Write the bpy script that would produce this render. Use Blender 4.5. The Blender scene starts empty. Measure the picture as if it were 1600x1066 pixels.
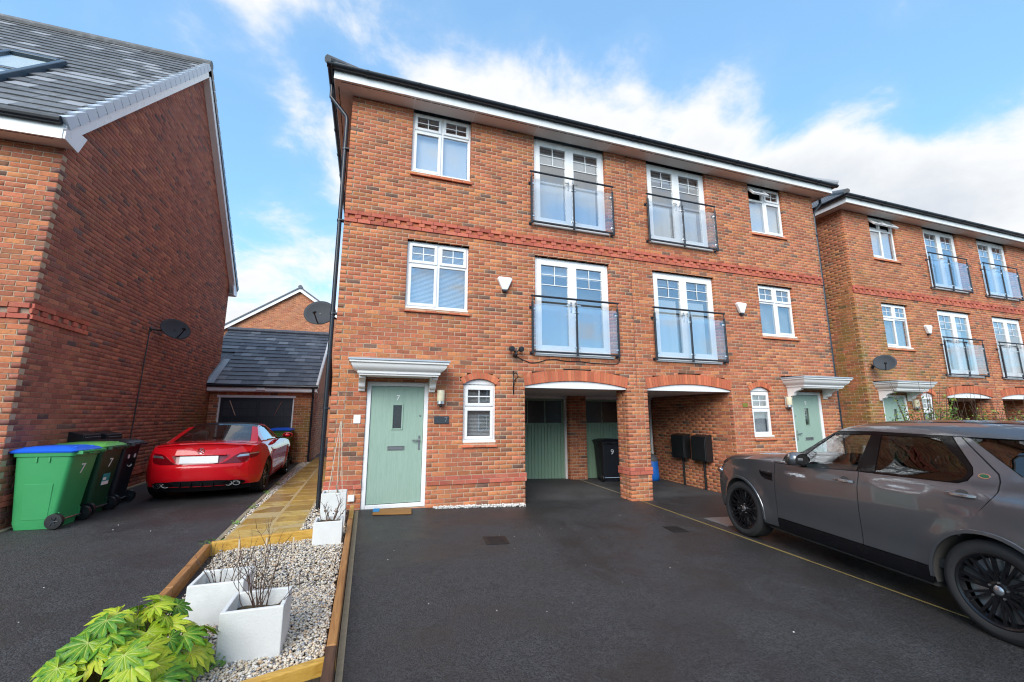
import bpy, bmesh, math, random
import numpy as np
from mathutils import Vector, Matrix
random.seed(7)
RNG = np.random.default_rng(7)
R = math.radians
sc = bpy.context.scene
COL = sc.collection

# ------------------------------------------------------------------ camera
CAM = Vector((0.573, -7.629, 1.470))
PITCH, YAW = R(10.034), R(18.627)
LENS = 36.0 * 663.78 / 1600.0
FW = Vector((math.sin(YAW) * math.cos(PITCH), math.cos(YAW) * math.cos(PITCH), math.sin(PITCH)))
RT = Vector((math.cos(YAW), -math.sin(YAW), 0))
UP = RT.cross(FW)
cam_d = bpy.data.cameras.new('camera')
cam = bpy.data.objects.new('camera', cam_d)
COL.objects.link(cam)
cam_d.lens = LENS
cam_d.sensor_width = 36
cam_d.clip_start = 0.05
cam_d.clip_end = 3000
cam.matrix_world = Matrix(((RT.x, UP.x, -FW.x, CAM.x), (RT.y, UP.y, -FW.y, CAM.y), (RT.z, UP.z, -FW.z, CAM.z), (0, 0, 0, 1)))
sc.camera = cam

# ------------------------------------------------------------------ light
SUN_AZ = R(212)          # compass-like: direction the light comes from, measured from +y clockwise
SUN_EL = R(33)
sun_dir = Vector((math.sin(SUN_AZ) * math.cos(SUN_EL), math.cos(SUN_AZ) * math.cos(SUN_EL), math.sin(SUN_EL)))
sl = bpy.data.lights.new('sun', 'SUN')
sl.energy = 1.5
sl.angle = R(42)
sl.color = (1.0, 0.95, 0.88)
so = bpy.data.objects.new('sun', sl)
COL.objects.link(so)
so.rotation_euler = (-sun_dir).to_track_quat('-Z', 'Y').to_euler()
so.location = (-4, -10, 14)

sc.view_settings.view_transform = 'Standard'
sc.view_settings.look = 'None'
sc.view_settings.gamma = 1
sc.view_settings.use_curve_mapping = False
sc.view_settings.exposure = 1.2
sc.cycles.filter_width = 1.15
sc.cycles.max_bounces = 8
sc.cycles.transparent_max_bounces = 16
sc.cycles.caustics_reflective = False
sc.cycles.caustics_refractive = False
sc.cycles.sample_clamp_indirect = 4

class NT:
    """small node-tree helper"""
    def __init__(s, tree):
        s.t = tree
    def n(s, kind, **kw):
        nd = s.t.nodes.new(kind)
        for k, v in kw.items():
            if hasattr(nd, k):
                setattr(nd, k, v)
            else:
                nd.inputs[k].default_value = v
        return nd
    def l(s, a, b):
        s.t.links.new(a, b)
    def val(s, x, sock):
        if isinstance(x, (int, float)):
            sock.default_value = x
        elif isinstance(x, (tuple, list)):
            sock.default_value = x
        else:
            s.l(x, sock)
    def math(s, op, a, b=0.0, clamp=False):
        m = s.n('ShaderNodeMath', operation=op)
        m.use_clamp = clamp
        s.val(a, m.inputs[0]); s.val(b, m.inputs[1])
        return m.outputs[0]
    def mix(s, f, a, b, mode='MIX'):
        m = s.n('ShaderNodeMix', data_type='RGBA', blend_type=mode)
        s.val(f, m.inputs[0])
        s.val(a if not isinstance(a, tuple) else (*a[:3], 1), m.inputs[6])
        s.val(b if not isinstance(b, tuple) else (*b[:3], 1), m.inputs[7])
        return m.outputs[2]
    def noise(s, vec, scale, detail=4, rough=0.5, lac=2.0, dist=0.0):
        m = s.n('ShaderNodeTexNoise')
        m.inputs['Scale'].default_value = scale
        m.inputs['Detail'].default_value = detail
        m.inputs['Roughness'].default_value = rough
        m.inputs['Lacunarity'].default_value = lac
        m.inputs['Distortion'].default_value = dist
        if vec is not None:
            s.l(vec, m.inputs['Vector'])
        return m.outputs[0]
    def ramp(s, f, stops, interp='LINEAR'):
        m = s.n('ShaderNodeValToRGB')
        cr = m.color_ramp
        cr.interpolation = interp
        while len(cr.elements) < len(stops):
            cr.elements.new(0.5)
        for e, (p, c) in zip(cr.elements, stops):
            e.position = p
            e.color = (*c[:3], 1) if isinstance(c, tuple) else (c, c, c, 1)
        s.val(f, m.inputs[0])
        return m.outputs[0]
    def step(s, x, lo, hi):
        m = s.n('ShaderNodeMapRange', interpolation_type='SMOOTHSTEP')
        s.val(x, m.inputs[0])
        m.inputs[1].default_value = lo; m.inputs[2].default_value = hi
        return m.outputs[0]

# ------------------------------------------------------------------ sky with broken cloud
w = bpy.data.worlds.new('World')
sc.world = w
w.use_nodes = True
w.node_tree.nodes.clear()
N = NT(w.node_tree)
out = N.n('ShaderNodeOutputWorld')
bg = N.n('ShaderNodeBackground')
bg.inputs[1].default_value = 0.10
N.l(bg.outputs[0], out.inputs[0])
sky = N.n('ShaderNodeTexSky', sky_type='NISHITA')
sky.sun_disc = False
sky.sun_elevation = SUN_EL
sky.sun_rotation = SUN_AZ
sky.air_density = 1.0
sky.dust_density = 0.7
sky.ozone_density = 2.0
tc = N.n('ShaderNodeTexCoord')
sep = N.n('ShaderNodeSeparateXYZ')
N.l(tc.outputs['Generated'], sep.inputs[0])
zc = N.math('ADD', N.math('MAXIMUM', sep.outputs[2], 0.0), 0.30)
cmb = N.n('ShaderNodeCombineXYZ')
N.l(N.math('DIVIDE', sep.outputs[0], zc), cmb.inputs[0])
N.l(N.math('DIVIDE', sep.outputs[1], zc), cmb.inputs[1])
cmb.inputs[2].default_value = 3.7
pv = cmb.outputs[0]
big = N.noise(pv, 1.5, 3, 0.5)
fine = N.noise(pv, 3.4, 10, 0.6, dist=0.3)
wisp = N.noise(pv, 8.0, 8, 0.62)
cov = N.math('ADD', N.math('MULTIPLY', big, 0.55), N.math('ADD', N.math('MULTIPLY', fine, 0.55), N.math('MULTIPLY', wisp, 0.12)))
def blob(px, py, wid, amt):
    """a bank of cloud in the direction of a point of the view, width in degrees"""
    f = 663.78
    d = (FW * f + RT * (px - 800) - UP * (py - 533)).normalized()
    vd = N.n('ShaderNodeVectorMath', operation='DOT_PRODUCT')
    N.l(tc.outputs['Generated'], vd.inputs[0]); vd.inputs[1].default_value = d
    return N.math('MULTIPLY', N.step(vd.outputs['Value'], math.cos(R(wid)), 1.0), amt)
for b in ((700, 160, 12, .10), (860, 170, 14, .12), (1040, 190, 13, .12), (1180, 240, 11, .10), (1420, 260, 15, .12), (1560, 330, 13, .10), (1330, 300, 12, .1), (420, 440, 12, .10), (360, 10, 9, .06), (1500, 60, 10, -.09), (1580, 150, 8, -.05), (480, 230, 8, .05),
          (200, 80, 14, -.14), (430, 110, 8, -.08), (560, 30, 10, -.12), (780, 20, 12, -.15), (980, 40, 12, -.14), (1180, 70, 12, -.13), (1340, 130, 10, -.11), (430, 330, 8, -.09), (1270, 180, 6, -.07), (1500, 180, 6, -.07), (330, 240, 8, -.06)):
    cov = N.math('ADD', cov, blob(*b))
mask = N.step(cov, 0.575, 0.72)
thin = N.math('MULTIPLY', N.step(cov, 0.50, 0.66), 0.10)
mask = N.math('ADD', N.math('MULTIPLY', mask, 0.91), N.math('ADD', thin, 0.015))
shade = N.noise(pv, 3.4, 5, 0.5)
shade2 = N.step(N.math('SUBTRACT', cov, N.math('MULTIPLY', shade, 0.12)), 0.60, 0.95)
ccol = N.mix(shade2, (4.4, 4.45, 4.5, 1), (3.1, 3.35, 3.7, 1))
skyc = N.mix(1.0, sky.outputs[0], (1.45, 1.95, 2.15, 1), 'MULTIPLY')
skyc = N.mix(0.55, skyc, (1.30, 2.42, 3.60, 1))
mask = N.math('MULTIPLY', mask, N.step(sep.outputs[2], -.03, .04))
N.l(N.mix(mask, skyc, ccol), bg.inputs[0])

# ------------------------------------------------------------------ terrain height
def clamp(v, a, b): return max(a, min(b, v))
def zg(x, y):
    return -0.034 * clamp(x, 0, 16) + 0.028 * clamp(y, -8, 0) + 0.018 * clamp(y, 0, 4)
def project(p):
    q = Vector(p) - CAM
    d = q.dot(FW)
    if d < 0.05: return None
    return (800 + 663.78 * q.dot(RT) / d, 533 - 663.78 * q.dot(UP) / d, d)

# ------------------------------------------------------------------ mesh helpers
class MB:
    def __init__(s):
        s.v = []; s.f = []
    def add(s, v, f):
        o = len(s.v)
        s.v += [tuple(p) for p in v]
        s.f += [tuple(i + o for i in q) for q in f]
        return s
    def box(s, x0, x1, y0, y1, z0, z1):
        return s.add([(x0, y0, z0), (x1, y0, z0), (x1, y1, z0), (x0, y1, z0), (x0, y0, z1), (x1, y0, z1), (x1, y1, z1), (x0, y1, z1)],
                     [(3, 2, 1, 0), (4, 5, 6, 7), (0, 1, 5, 4), (1, 2, 6, 5), (2, 3, 7, 6), (3, 0, 4, 7)])
    def frustum(s, b, t):
        """b, t: (x0,x1,y0,y1,z) bottom and top rectangles"""
        v = []
        for (x0, x1, y0, y1, z) in (b, t):
            v += [(x0, y0, z), (x1, y0, z), (x1, y1, z), (x0, y1, z)]
        return s.add(v, [(3, 2, 1, 0), (4, 5, 6, 7), (0, 1, 5, 4), (1, 2, 6, 5), (2, 3, 7, 6), (3, 0, 4, 7)])
    def prism(s, poly, fn, d0, d1):
        """polygon (counter-clockwise in a,b) extruded from d0 to d1; fn(a,b,d)->xyz"""
        n = len(poly)
        v = [fn(a, b, d0) for a, b in poly] + [fn(a, b, d1) for a, b in poly]
        f = [tuple(range(n))[::-1], tuple(range(n, 2 * n))]
        f += [(i, (i + 1) % n, n + (i + 1) % n, n + i) for i in range(n)]
        return s.add(v, f)
    def tube(s, pts, r, n=8, caps=True):
        pts = [Vector(p) for p in pts]
        rs = r if isinstance(r, (list, tuple)) else [r] * len(pts)
        v = []; up = None
        for i, p in enumerate(pts):
            a = pts[max(i - 1, 0)]; b = pts[min(i + 1, len(pts) - 1)]
            t = (b - a).normalized()
            if up is None:
                up = Vector((0, 0, 1)) if abs(t.z) < .9 else Vector((1, 0, 0))
            x = t.cross(up)
            if x.length < 1e-5: x = t.cross(Vector((0, 1, 0)))
            x.normalize(); y = x.cross(t).normalized(); up = y
            for k in range(n):
                an = 2 * math.pi * k / n
                v.append(p + (x * math.cos(an) + y * math.sin(an)) * rs[i])
        f = []
        for i in range(len(pts) - 1):
            for k in range(n):
                k2 = (k + 1) % n
                f.append((i * n + k, i * n + k2, (i + 1) * n + k2, (i + 1) * n + k))
        if caps:
            f.append(tuple(range(n))[::-1]); f.append(tuple(range((len(pts) - 1) * n, len(pts) * n)))
        return s.add(v, f)
    def lathe(s, prof, n=24, fn=lambda r, h, c, q: (r * c, r * q, h), closed=False):
        """prof: (radius, height) list"""
        m = len(prof); v = []
        for k in range(n):
            a = 2 * math.pi * k / n
            for r, h in prof:
                v.append(fn(r, h, math.cos(a), math.sin(a)))
        f = []
        for k in range(n):
            k2 = (k + 1) % n
            for i in range(m - 1 if not closed else m):
                i2 = (i + 1) % m
                f.append((k * m + i, k2 * m + i, k2 * m + i2, k * m + i2))
        return s.add(v, f)
    def ell(s, c, rx, ry, rz, n=12, m=8):
        prof = [(math.sin(math.pi * i / m), -math.cos(math.pi * i / m)) for i in range(m + 1)]
        return s.lathe(prof, n, lambda r, h, a, b: (c[0] + rx * r * a, c[1] + ry * r * b, c[2] + rz * h))
    def build(s, name, mat, parent=None, mx=1, smooth=False, bevel=0, fix=False, loc=None, angle=35, segs=1):
        me = bpy.data.meshes.new(name)
        v = s.v; f = s.f
        if mx < 0:
            v = [(-a, b, c) for a, b, c in v]; f = [q[::-1] for q in f]
        me.from_pydata(v, [], f)
        if fix:
            b = bmesh.new(); b.from_mesh(me)
            bmesh.ops.remove_doubles(b, verts=b.verts, dist=1e-5)
            bmesh.ops.recalc_face_normals(b, faces=b.faces); b.to_mesh(me); b.free()
        return finish(me, name, mat, parent, smooth, bevel, loc, angle, segs)

def finish(me, name, mat, parent=None, smooth=False, bevel=0, loc=None, angle=35, segs=1):
    me.materials.append(mat)
    if smooth:
        me.shade_smooth()
        if smooth != 'all':
            me.set_sharp_from_angle(angle=R(angle))
    o = bpy.data.objects.new(name, me)
    COL.objects.link(o)
    if parent is not None: o.parent = parent
    if loc is not None: o.location = loc
    if bevel:
        m = o.modifiers.new('bevel', 'BEVEL'); m.width = bevel; m.segments = segs; m.limit_method = 'ANGLE'; m.angle_limit = R(40)
    return o

def mesh_np(name, V, Q, mat, parent=None, smooth=False, kind=None):
    V = np.asarray(V, dtype=np.float32).reshape(-1, 3); Q = np.asarray(Q, dtype=np.int32)
    me = bpy.data.meshes.new(name)
    k = Q.shape[1]
    me.vertices.add(len(V)); me.vertices.foreach_set('co', V.ravel())
    me.loops.add(Q.size); me.loops.foreach_set('vertex_index', Q.ravel())
    me.polygons.add(len(Q)); me.polygons.foreach_set('loop_start', np.arange(0, Q.size, k, dtype=np.int32))
    me.update(calc_edges=True)
    o = finish(me, name, mat, parent, smooth)
    if kind: o['kind'] = kind
    return o

def tag(o, label=None, cat=None, group=None, kind=None):
    if label: o['label'] = label
    if cat: o['category'] = cat
    if group: o['group'] = group
    if kind: o['kind'] = kind
    return o

def empty(name, loc=(0, 0, 0), rz=0, label=None, cat=None, group=None):
    o = bpy.data.objects.new(name, None)
    o.empty_display_size = .2
    COL.objects.link(o); o.location = loc; o.rotation_euler = (0, 0, rz)
    return tag(o, label, cat, group)

def text(name, body, size, mat, parent, mw, extrude=.002):
    cu = bpy.data.curves.new(name, 'FONT')
    cu.body = body; cu.size = size; cu.extrude = extrude; cu.align_x = 'CENTER'; cu.align_y = 'CENTER'
    cu.materials.append(mat)
    t = bpy.data.objects.new(name, cu); COL.objects.link(t)
    bpy.context.view_layer.update()
    me = bpy.data.meshes.new_from_object(t.evaluated_get(bpy.context.evaluated_depsgraph_get()))
    bpy.data.objects.remove(t); bpy.data.curves.remove(cu)
    me.materials.clear(); me.materials.append(mat)
    o = bpy.data.objects.new(name, me); COL.objects.link(o)
    if parent is not None: o.parent = parent
    o.matrix_local = mw
    return o
FRONT = Matrix(((1, 0, 0), (0, 0, -1), (0, 1, 0))).to_4x4()     # text plane facing -y
def at_front(x, y, z): return Matrix.Translation((x, y, z)) @ FRONT

# ------------------------------------------------------------------ materials
def new_mat(name):
    m = bpy.data.materials.new(name); m.use_nodes = True
    m.node_tree.nodes.clear()
    N = NT(m.node_tree)
    o = N.n('ShaderNodeOutputMaterial'); p = N.n('ShaderNodeBsdfPrincipled')
    N.l(p.outputs[0], o.inputs[0])
    return m, N, p, o
def pos(N): return N.n('ShaderNodeNewGeometry').outputs['Position']
def bump(N, p, h, strength, dist=.01):
    b = N.n('ShaderNodeBump'); b.inputs['Strength'].default_value = strength; b.inputs['Distance'].default_value = dist
    N.l(h, b.inputs['Height']); N.l(b.outputs[0], p.inputs['Normal'])
def simple(name, col, rough=.5, metal=0, var=.12, scale=9, bmp=0, bscale=60, coat=0, spec=.5, dirt=0):
    m, N, p, o = new_mat(name)
    P = pos(N)
    n1 = N.noise(P, scale, 5, .6)
    c = N.mix(n1, tuple(x * (1 - var) for x in col), tuple(min(1, x * (1 + var)) for x in col))
    if dirt:
        n2 = N.step(N.noise(P, 2.3, 7, .65), .5, .75)
        c = N.mix(N.math('MULTIPLY', n2, dirt), c, (.16, .14, .10))
    N.l(c, p.inputs['Base Color'])
    N.l(N.math('ADD', N.math('MULTIPLY', n1, .16), rough - .08, True), p.inputs['Roughness'])
    p.inputs['Metallic'].default_value = metal
    p.inputs['Coat Weight'].default_value = coat
    p.inputs['Coat Roughness'].default_value = .03
    p.inputs['Specular IOR Level'].default_value = spec
    if bmp: bump(N, p, N.noise(P, bscale, 4, .6), bmp)
    return m
def brick_mat(name, stops, mott=.55, moss=None):
    m, N, p, o = new_mat(name)
    P = pos(N)
    oi = N.n('ShaderNodeObjectInfo').outputs['Random']
    isl = N.n('ShaderNodeNewGeometry').outputs['Random Per Island']
    r = N.math('FRACT', N.math('ADD', N.math('MULTIPLY', oi, 7.31), N.math('MULTIPLY', isl, 1.0)))
    r2 = N.math('FRACT', N.math('MULTIPLY', r, 37.7))
    c = N.ramp(r, stops, 'CONSTANT')
    c = N.mix(N.math('MULTIPLY', N.math('SUBTRACT', r2, .5), .5), c, (1, .75, .55), 'MULTIPLY') if False else c
    n1 = N.noise(P, 22, 6, .62)
    n2 = N.noise(P, 7, 5, .6)
    n3 = N.noise(P, 90, 4, .6)
    dark = N.math('MULTIPLY', N.step(n1, .47, .70), mott)
    c = N.mix(dark, c, (.19, .085, .055))
    c = N.mix(N.math('MULTIPLY', N.step(n2, .52, .70), .38), c, (.58, .26, .13))
    c = N.mix(N.math('MULTIPLY', N.step(n3, .55, .75), .35), c, (.66, .42, .30))
    bal = N.math('ADD', N.math('MULTIPLY', r2, .42), .80)
    hv = N.n('ShaderNodeHueSaturation'); N.l(c, hv.inputs['Color']); N.l(bal, hv.inputs['Value'])
    c = hv.outputs[0]
    soil = N.math('MULTIPLY', N.step(N.noise(P, .8, 6, .62, dist=.5), .48, .75), .20)
    c = N.mix(soil, c, (.17, .085, .06))
    bloom = N.math('MULTIPLY', N.step(N.noise(P, 1.9, 7, .7, dist=1.0), .66, .80), .25)
    c = N.mix(bloom, c, (.62, .46, .36))
    if moss:
        (x0, y0, z0, rad) = moss
        vd = N.n('ShaderNodeVectorMath', operation='DISTANCE'); N.l(P, vd.inputs[0]); vd.inputs[1].default_value = (x0, y0, z0)
        g = N.math('MULTIPLY', N.step(vd.outputs['Value'], rad, rad * .25), N.step(N.noise(P, 3.0, 7, .7), .36, .62))
        c = N.mix(N.math('MULTIPLY', g, .7), c, (.20, .17, .035))
    N.l(c, p.inputs['Base Color'])
    p.inputs['Roughness'].default_value = .85
    p.inputs['Specular IOR Level'].default_value = .25
    bump(N, p, N.noise(P, 120, 5, .65), .5, .004)
    return m
M = {}
RED = [(.0, (0.476, 0.149, 0.071)), (.16, (0.519, 0.177, 0.076)), (.30, (0.433, 0.134, 0.071)), (.44, (0.551, 0.209, 0.085)), (.56, (0.497, 0.155, 0.081)), (.68, (0.400, 0.128, 0.071)), (.79, (0.530, 0.187, 0.085)), (.87, (0.454, 0.171, 0.085)), (.935, (0.270, 0.123, 0.076)), (.97, (0.179, 0.102, 0.076))]
RED_SHADED = [(.0, (.37, .125, .085)), (.16, (.41, .145, .095)), (.30, (.33, .115, .085)), (.44, (.43, .165, .10)), (.56, (.38, .13, .095)), (.68, (.31, .11, .09)), (.79, (.40, .15, .105)), (.87, (.25, .105, .09)), (.94, (.19, .10, .095)), (.975, (.15, .095, .095))]  # gable's shade painted in: same brick as the front, darker and more purple
M['brick'] = brick_mat('red_brick', RED)
M['brick_side'] = brick_mat('red_brick_mossy', RED, moss=(13.3, 1.5, 1.2, 6.0))
M['brick_left_shaded'] = brick_mat('shaded_red_brick', RED_SHADED, .4, moss=(-3.86, 6.6, .3, 2.6))
M['brick_garage'] = brick_mat('garage_brick', RED, .4, moss=(-1.3, 7.0, .9, 1.4))
PINK = [(.0, (.50, .125, .085)), (.3, (.54, .15, .10)), (.6, (.46, .115, .08)), (.85, (.52, .145, .085))]
M['pink'] = brick_mat('smooth_red_brick', PINK, .16)
ORG = [(.0, (.56, .15, .075)), (.3, (.60, .175, .085)), (.6, (.52, .135, .07)), (.85, (.58, .17, .08))]
M['vous'] = brick_mat('rubbed_orange_brick', ORG, .12)
M['far_brick'] = brick_mat('far_orange_brick', [(0, (.48, .16, .07)), (.4, (.54, .20, .09)), (.75, (.42, .13, .07))], .2)
M['mortar'] = simple('mortar', (.52, .40, .29), .95, var=.22, scale=30, bmp=.4, bscale=200, spec=.2)
M['mortar_left_shaded'] = simple('mortar_left_shaded', (.34, .25, .19), .95, var=.22, scale=30, bmp=.4, bscale=200, spec=.2)  # mortar darkened along with the gable's painted shade
M['upvc'] = simple('white_upvc', (.86, .865, .87), .28, var=.03, scale=4, dirt=.06)
M['white'] = simple('white_paint', (.88, .875, .86), .5, var=.03, scale=5, dirt=.08)
M['soffit'] = simple('soffit_board', (.82, .77, .73), .5, var=.05, scale=5, dirt=.08)
M['black'] = simple('black_plastic', (.012, .013, .015), .38, var=.25, scale=12)
M['railing'] = simple('dark_powder_coat', (.018, .022, .030), .42, var=.2, scale=20)
M['gutter'] = simple('black_gutter', (.014, .018, .026), .32, var=.3, scale=8)
M['steel'] = simple('brushed_steel', (.62, .63, .64), .3, 1, var=.1, scale=40)
M['chrome'] = simple('chrome', (.85, .86, .88), .08, 1, var=.02)
M['lead'] = simple('lead_sheet', (.36, .42, .48), .5, 0, var=.22, scale=6, bmp=.2, bscale=20)
M['dark'] = simple('dark_interior', (.045, .042, .04), .9, var=.2)
M['plaster'] = simple('room_plaster', (.30, .29, .27), .9, var=.1)
M['blind'] = simple('white_blind', (.86, .86, .90), .6, var=.04)
M['blindslat'] = simple('venetian_slat', (.86, .86, .88), .45, var=.05)
M['bluebl'] = simple('pale_net_curtain', (.78, .81, .83), .8, var=.10, scale=3)
M['screen'] = simple('green_door_panel', (.2, .3, .2), .5)
def glass_mat(name, tint, refl, rough=0.0):
    m = bpy.data.materials.new(name); m.use_nodes = True; m.node_tree.nodes.clear()
    N = NT(m.node_tree)
    o = N.n('ShaderNodeOutputMaterial'); mx = N.n('ShaderNodeMixShader')
    tr = N.n('ShaderNodeBsdfTransparent'); gl = N.n('ShaderNodeBsdfGlossy')
    tr.inputs[0].default_value = (*tint, 1); gl.inputs['Roughness'].default_value = rough
    gl.inputs['Color'].default_value = (.95, .97, 1, 1)
    lw = N.n('ShaderNodeLayerWeight'); lw.inputs[0].default_value = .5
    fr = N.math('ADD', N.math('MULTIPLY', N.math('POWER', lw.outputs['Facing'], 4.0), .9), .05)
    wob = N.n('ShaderNodeBump'); wob.inputs['Strength'].default_value = .06; wob.inputs['Distance'].default_value = .02
    N.l(N.noise(pos(N), 1.6, 2, .5), wob.inputs['Height']); N.l(wob.outputs[0], gl.inputs['Normal'])
    f = N.math('ADD', fr, refl - .05, True)
    N.l(f, mx.inputs[0]); N.l(tr.outputs[0], mx.inputs[1]); N.l(gl.outputs[0], mx.inputs[2]); N.l(mx.outputs[0], o.inputs[0])
    return m
M['glass'] = glass_mat('window_glass', (.92, .94, .94), .22)
M['balglass'] = glass_mat('balustrade_glass', (.93, .95, .97), .12)
M['tint'] = glass_mat('tinted_glass', (.10, .11, .12), .10)
M['carglass'] = glass_mat('car_glass', (.62, .72, .72), .09)
M['roofglass'] = glass_mat('rooflight_glass', (.92, .94, .92), .16)
# tarmac: damp, worn, speckled
def tarmac_mat():
    m, N, p, o = new_mat('damp_tarmac')
    P = pos(N)
    big = N.noise(P, .45, 5, .6, dist=.6)
    mid = N.noise(P, 1.7, 6, .65)
    vo = N.n('ShaderNodeTexVoronoi'); vo.inputs['Scale'].default_value = 95; N.l(P, vo.inputs['Vector'])
    vcol = N.n('ShaderNodeSeparateColor'); N.l(vo.outputs['Color'], vcol.inputs[0])
    fin = N.noise(P, 210, 3, .6)
    agg = N.math('ADD', N.math('MULTIPLY', vcol.outputs[0], .6), N.math('MULTIPLY', fin, .4))
    c = N.mix(N.step(agg, .15, .85), (.015, .015, .016), (.068, .066, .069))
    c = N.mix(N.math('MULTIPLY', N.step(mid, .45, .75), .55), c, (.040, .033, .027))
    c = N.mix(N.math('MULTIPLY', N.step(N.noise(P, .9, 6, .7), .58, .76), .40), c, (.034, .036, .018))
    tyre = N.noise(P, 3.2, 6, .7, dist=1.4)
    c = N.mix(N.math('MULTIPLY', N.step(tyre, .56, .74), .45), c, (.016, .015, .015))
    sp = N.noise(P, 75, 2, .5)
    c = N.mix(N.math('MULTIPLY', N.step(sp, .68, .76), .6), c, (.17, .165, .16))
    # dry floor inside the two carports
    sx = N.n('ShaderNodeSeparateXYZ'); N.l(P, sx.inputs[0])
    wv = N.math('ADD', sx.outputs[1], N.math('MULTIPLY', N.math('SUBTRACT', mid, .5), .5))
    dry = N.math('MULTIPLY', N.step(wv, .15, .5), N.step(N.math('ABSOLUTE', N.math('SUBTRACT', sx.outputs[0], 5.9)), 2.7, 2.4))
    c = N.mix(N.math('MULTIPLY', dry, .6), c, (.085, .083, .085))
    wet = N.step(N.math('ADD', N.math('MULTIPLY', big, .7), N.math('MULTIPLY', mid, .3)), .42, .60)
    c = N.mix(N.math('MULTIPLY', wet, .30), c, (.018, .017, .017))
    N.l(c, p.inputs['Base Color'])
    rr = N.math('SUBTRACT', .74, N.math('MULTIPLY', wet, .30))
    rr = N.math('ADD', rr, N.math('MULTIPLY', dry, .2), True)
    N.l(rr, p.inputs['Roughness'])
    p.inputs['Specular IOR Level'].default_value = .5
    bump(N, p, N.math('ADD', N.math('SUBTRACT', 1.0, vo.outputs['Distance']), N.math('MULTIPLY', fin, .5)), .7, .007)
    return m
M['tarmac'] = tarmac_mat()
def wood_mat(name, a, b, axis=1, grain=26, rough=.5):
    m, N, p, o = new_mat(name)
    P = pos(N)
    mp = N.n('ShaderNodeMapping'); N.l(P, mp.inputs[0])
    s = [grain, grain, grain]; s[axis] = 1.6
    mp.inputs['Scale'].default_value = s
    g = N.noise(mp.outputs[0], 1.0, 7, .65, dist=1.2)
    k = N.noise(P, 5, 3, .5)
    c = N.mix(N.step(g, .3, .7), a, b)
    c = N.mix(N.math('MULTIPLY', N.step(k, .62, .72), .5), c, tuple(x * .35 for x in a))
    N.l(c, p.inputs['Base Color']); p.inputs['Roughness'].default_value = rough
    bump(N, p, g, .35, .006)
    return m
M['sleeper'] = wood_mat('brown_sleeper', (.27, .115, .032), (.46, .22, .07), 1)
M['sleeper_y'] = wood_mat('golden_sleeper', (.46, .24, .032), (.66, .40, .085), 0)
M['sleeper_d'] = wood_mat('dark_sleeper', (.05, .022, .012), (.11, .05, .025), 1)
def door_mat():
    m, N, p, o = new_mat('sage_green_door')
    P = pos(N)
    mp = N.n('ShaderNodeMapping'); N.l(P, mp.inputs[0]); mp.inputs['Scale'].default_value = (38, 10, 2.2)
    g = N.noise(mp.outputs[0], 1.0, 7, .7, dist=2.0)
    N.l(N.mix(N.step(g, .35, .65), (.275, .40, .325), (.335, .46, .385)), p.inputs['Base Color'])
    p.inputs['Roughness'].default_value = .42
    bump(N, p, g, .35, .004)
    return m
M['door'] = door_mat()
M['gdoor'] = simple('green_garage_door', (.24, .37, .26), .45, var=.10, scale=2)
M['gdoor_dark'] = simple('dark_garage_pane', (.02, .026, .024), .25, var=.3, scale=3)
M['blackdoor'] = simple('black_garage_door', (.014, .016, .022), .45, var=.25, scale=6)
def tile_mat(name, a, b, c3):
    m, N, p, o = new_mat(name)
    P = pos(N)
    oi = N.n('ShaderNodeObjectInfo').outputs['Random']
    isl = N.n('ShaderNodeNewGeometry').outputs['Random Per Island']
    r = N.math('FRACT', N.math('ADD', N.math('MULTIPLY', oi, 5.77), isl))
    c = N.ramp(r, [(0, a), (.35, tuple(x * 1.15 for x in a)), (.6, b), (.86, c3)], 'CONSTANT')
    n = N.noise(P, 8, 6, .6)
    c = N.mix(N.math('MULTIPLY', N.step(n, .5, .72), .45), c, c3)
    c = N.mix(N.math('MULTIPLY', N.step(N.noise(P, 17, 5, .6), .56, .74), .35), c, (.09, .085, .07))
    N.l(c, p.inputs['Base Color']); p.inputs['Roughness'].default_value = .52
    bump(N, p, N.noise(P, 90, 4, .6), .3, .005)
    return m
M['tile'] = tile_mat('grey_roof_tile', (.10, .104, .112), (.14, .144, .152), (.29, .30, .325))
M['tile_g'] = tile_mat('blue_grey_garage_tile', (.085, .096, .12), (.125, .14, .165), (.22, .24, .27))
M['verge'] = simple('pale_verge_cap', (.55, .61, .69), .35, var=.08)
M['slabs'] = None
def paver_mat():
    m, N, p, o = new_mat('wet_sandstone')
    P = pos(N); oi = N.n('ShaderNodeObjectInfo').outputs['Random']
    c = N.ramp(oi, [(0, (.42, .26, .045)), (.3, (.52, .33, .06)), (.6, (.34, .19, .032)), (.82, (.58, .40, .10))], 'CONSTANT')
    n = N.noise(P, 5, 7, .65, dist=.8)
    c = N.mix(N.math('MULTIPLY', N.step(n, .42, .68), .7), c, (.28, .14, .018))
    N.l(c, p.inputs['Base Color'])
    N.l(N.math('ADD', N.math('MULTIPLY', n, .35), .12), p.inputs['Roughness'])
    bump(N, p, N.noise(P, 14, 6, .6), .35, .012)
    return m
M['paver'] = paver_mat()
M['joint'] = simple('sandy_joint', (.44, .33, .16), .9, var=.2, scale=12)
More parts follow.
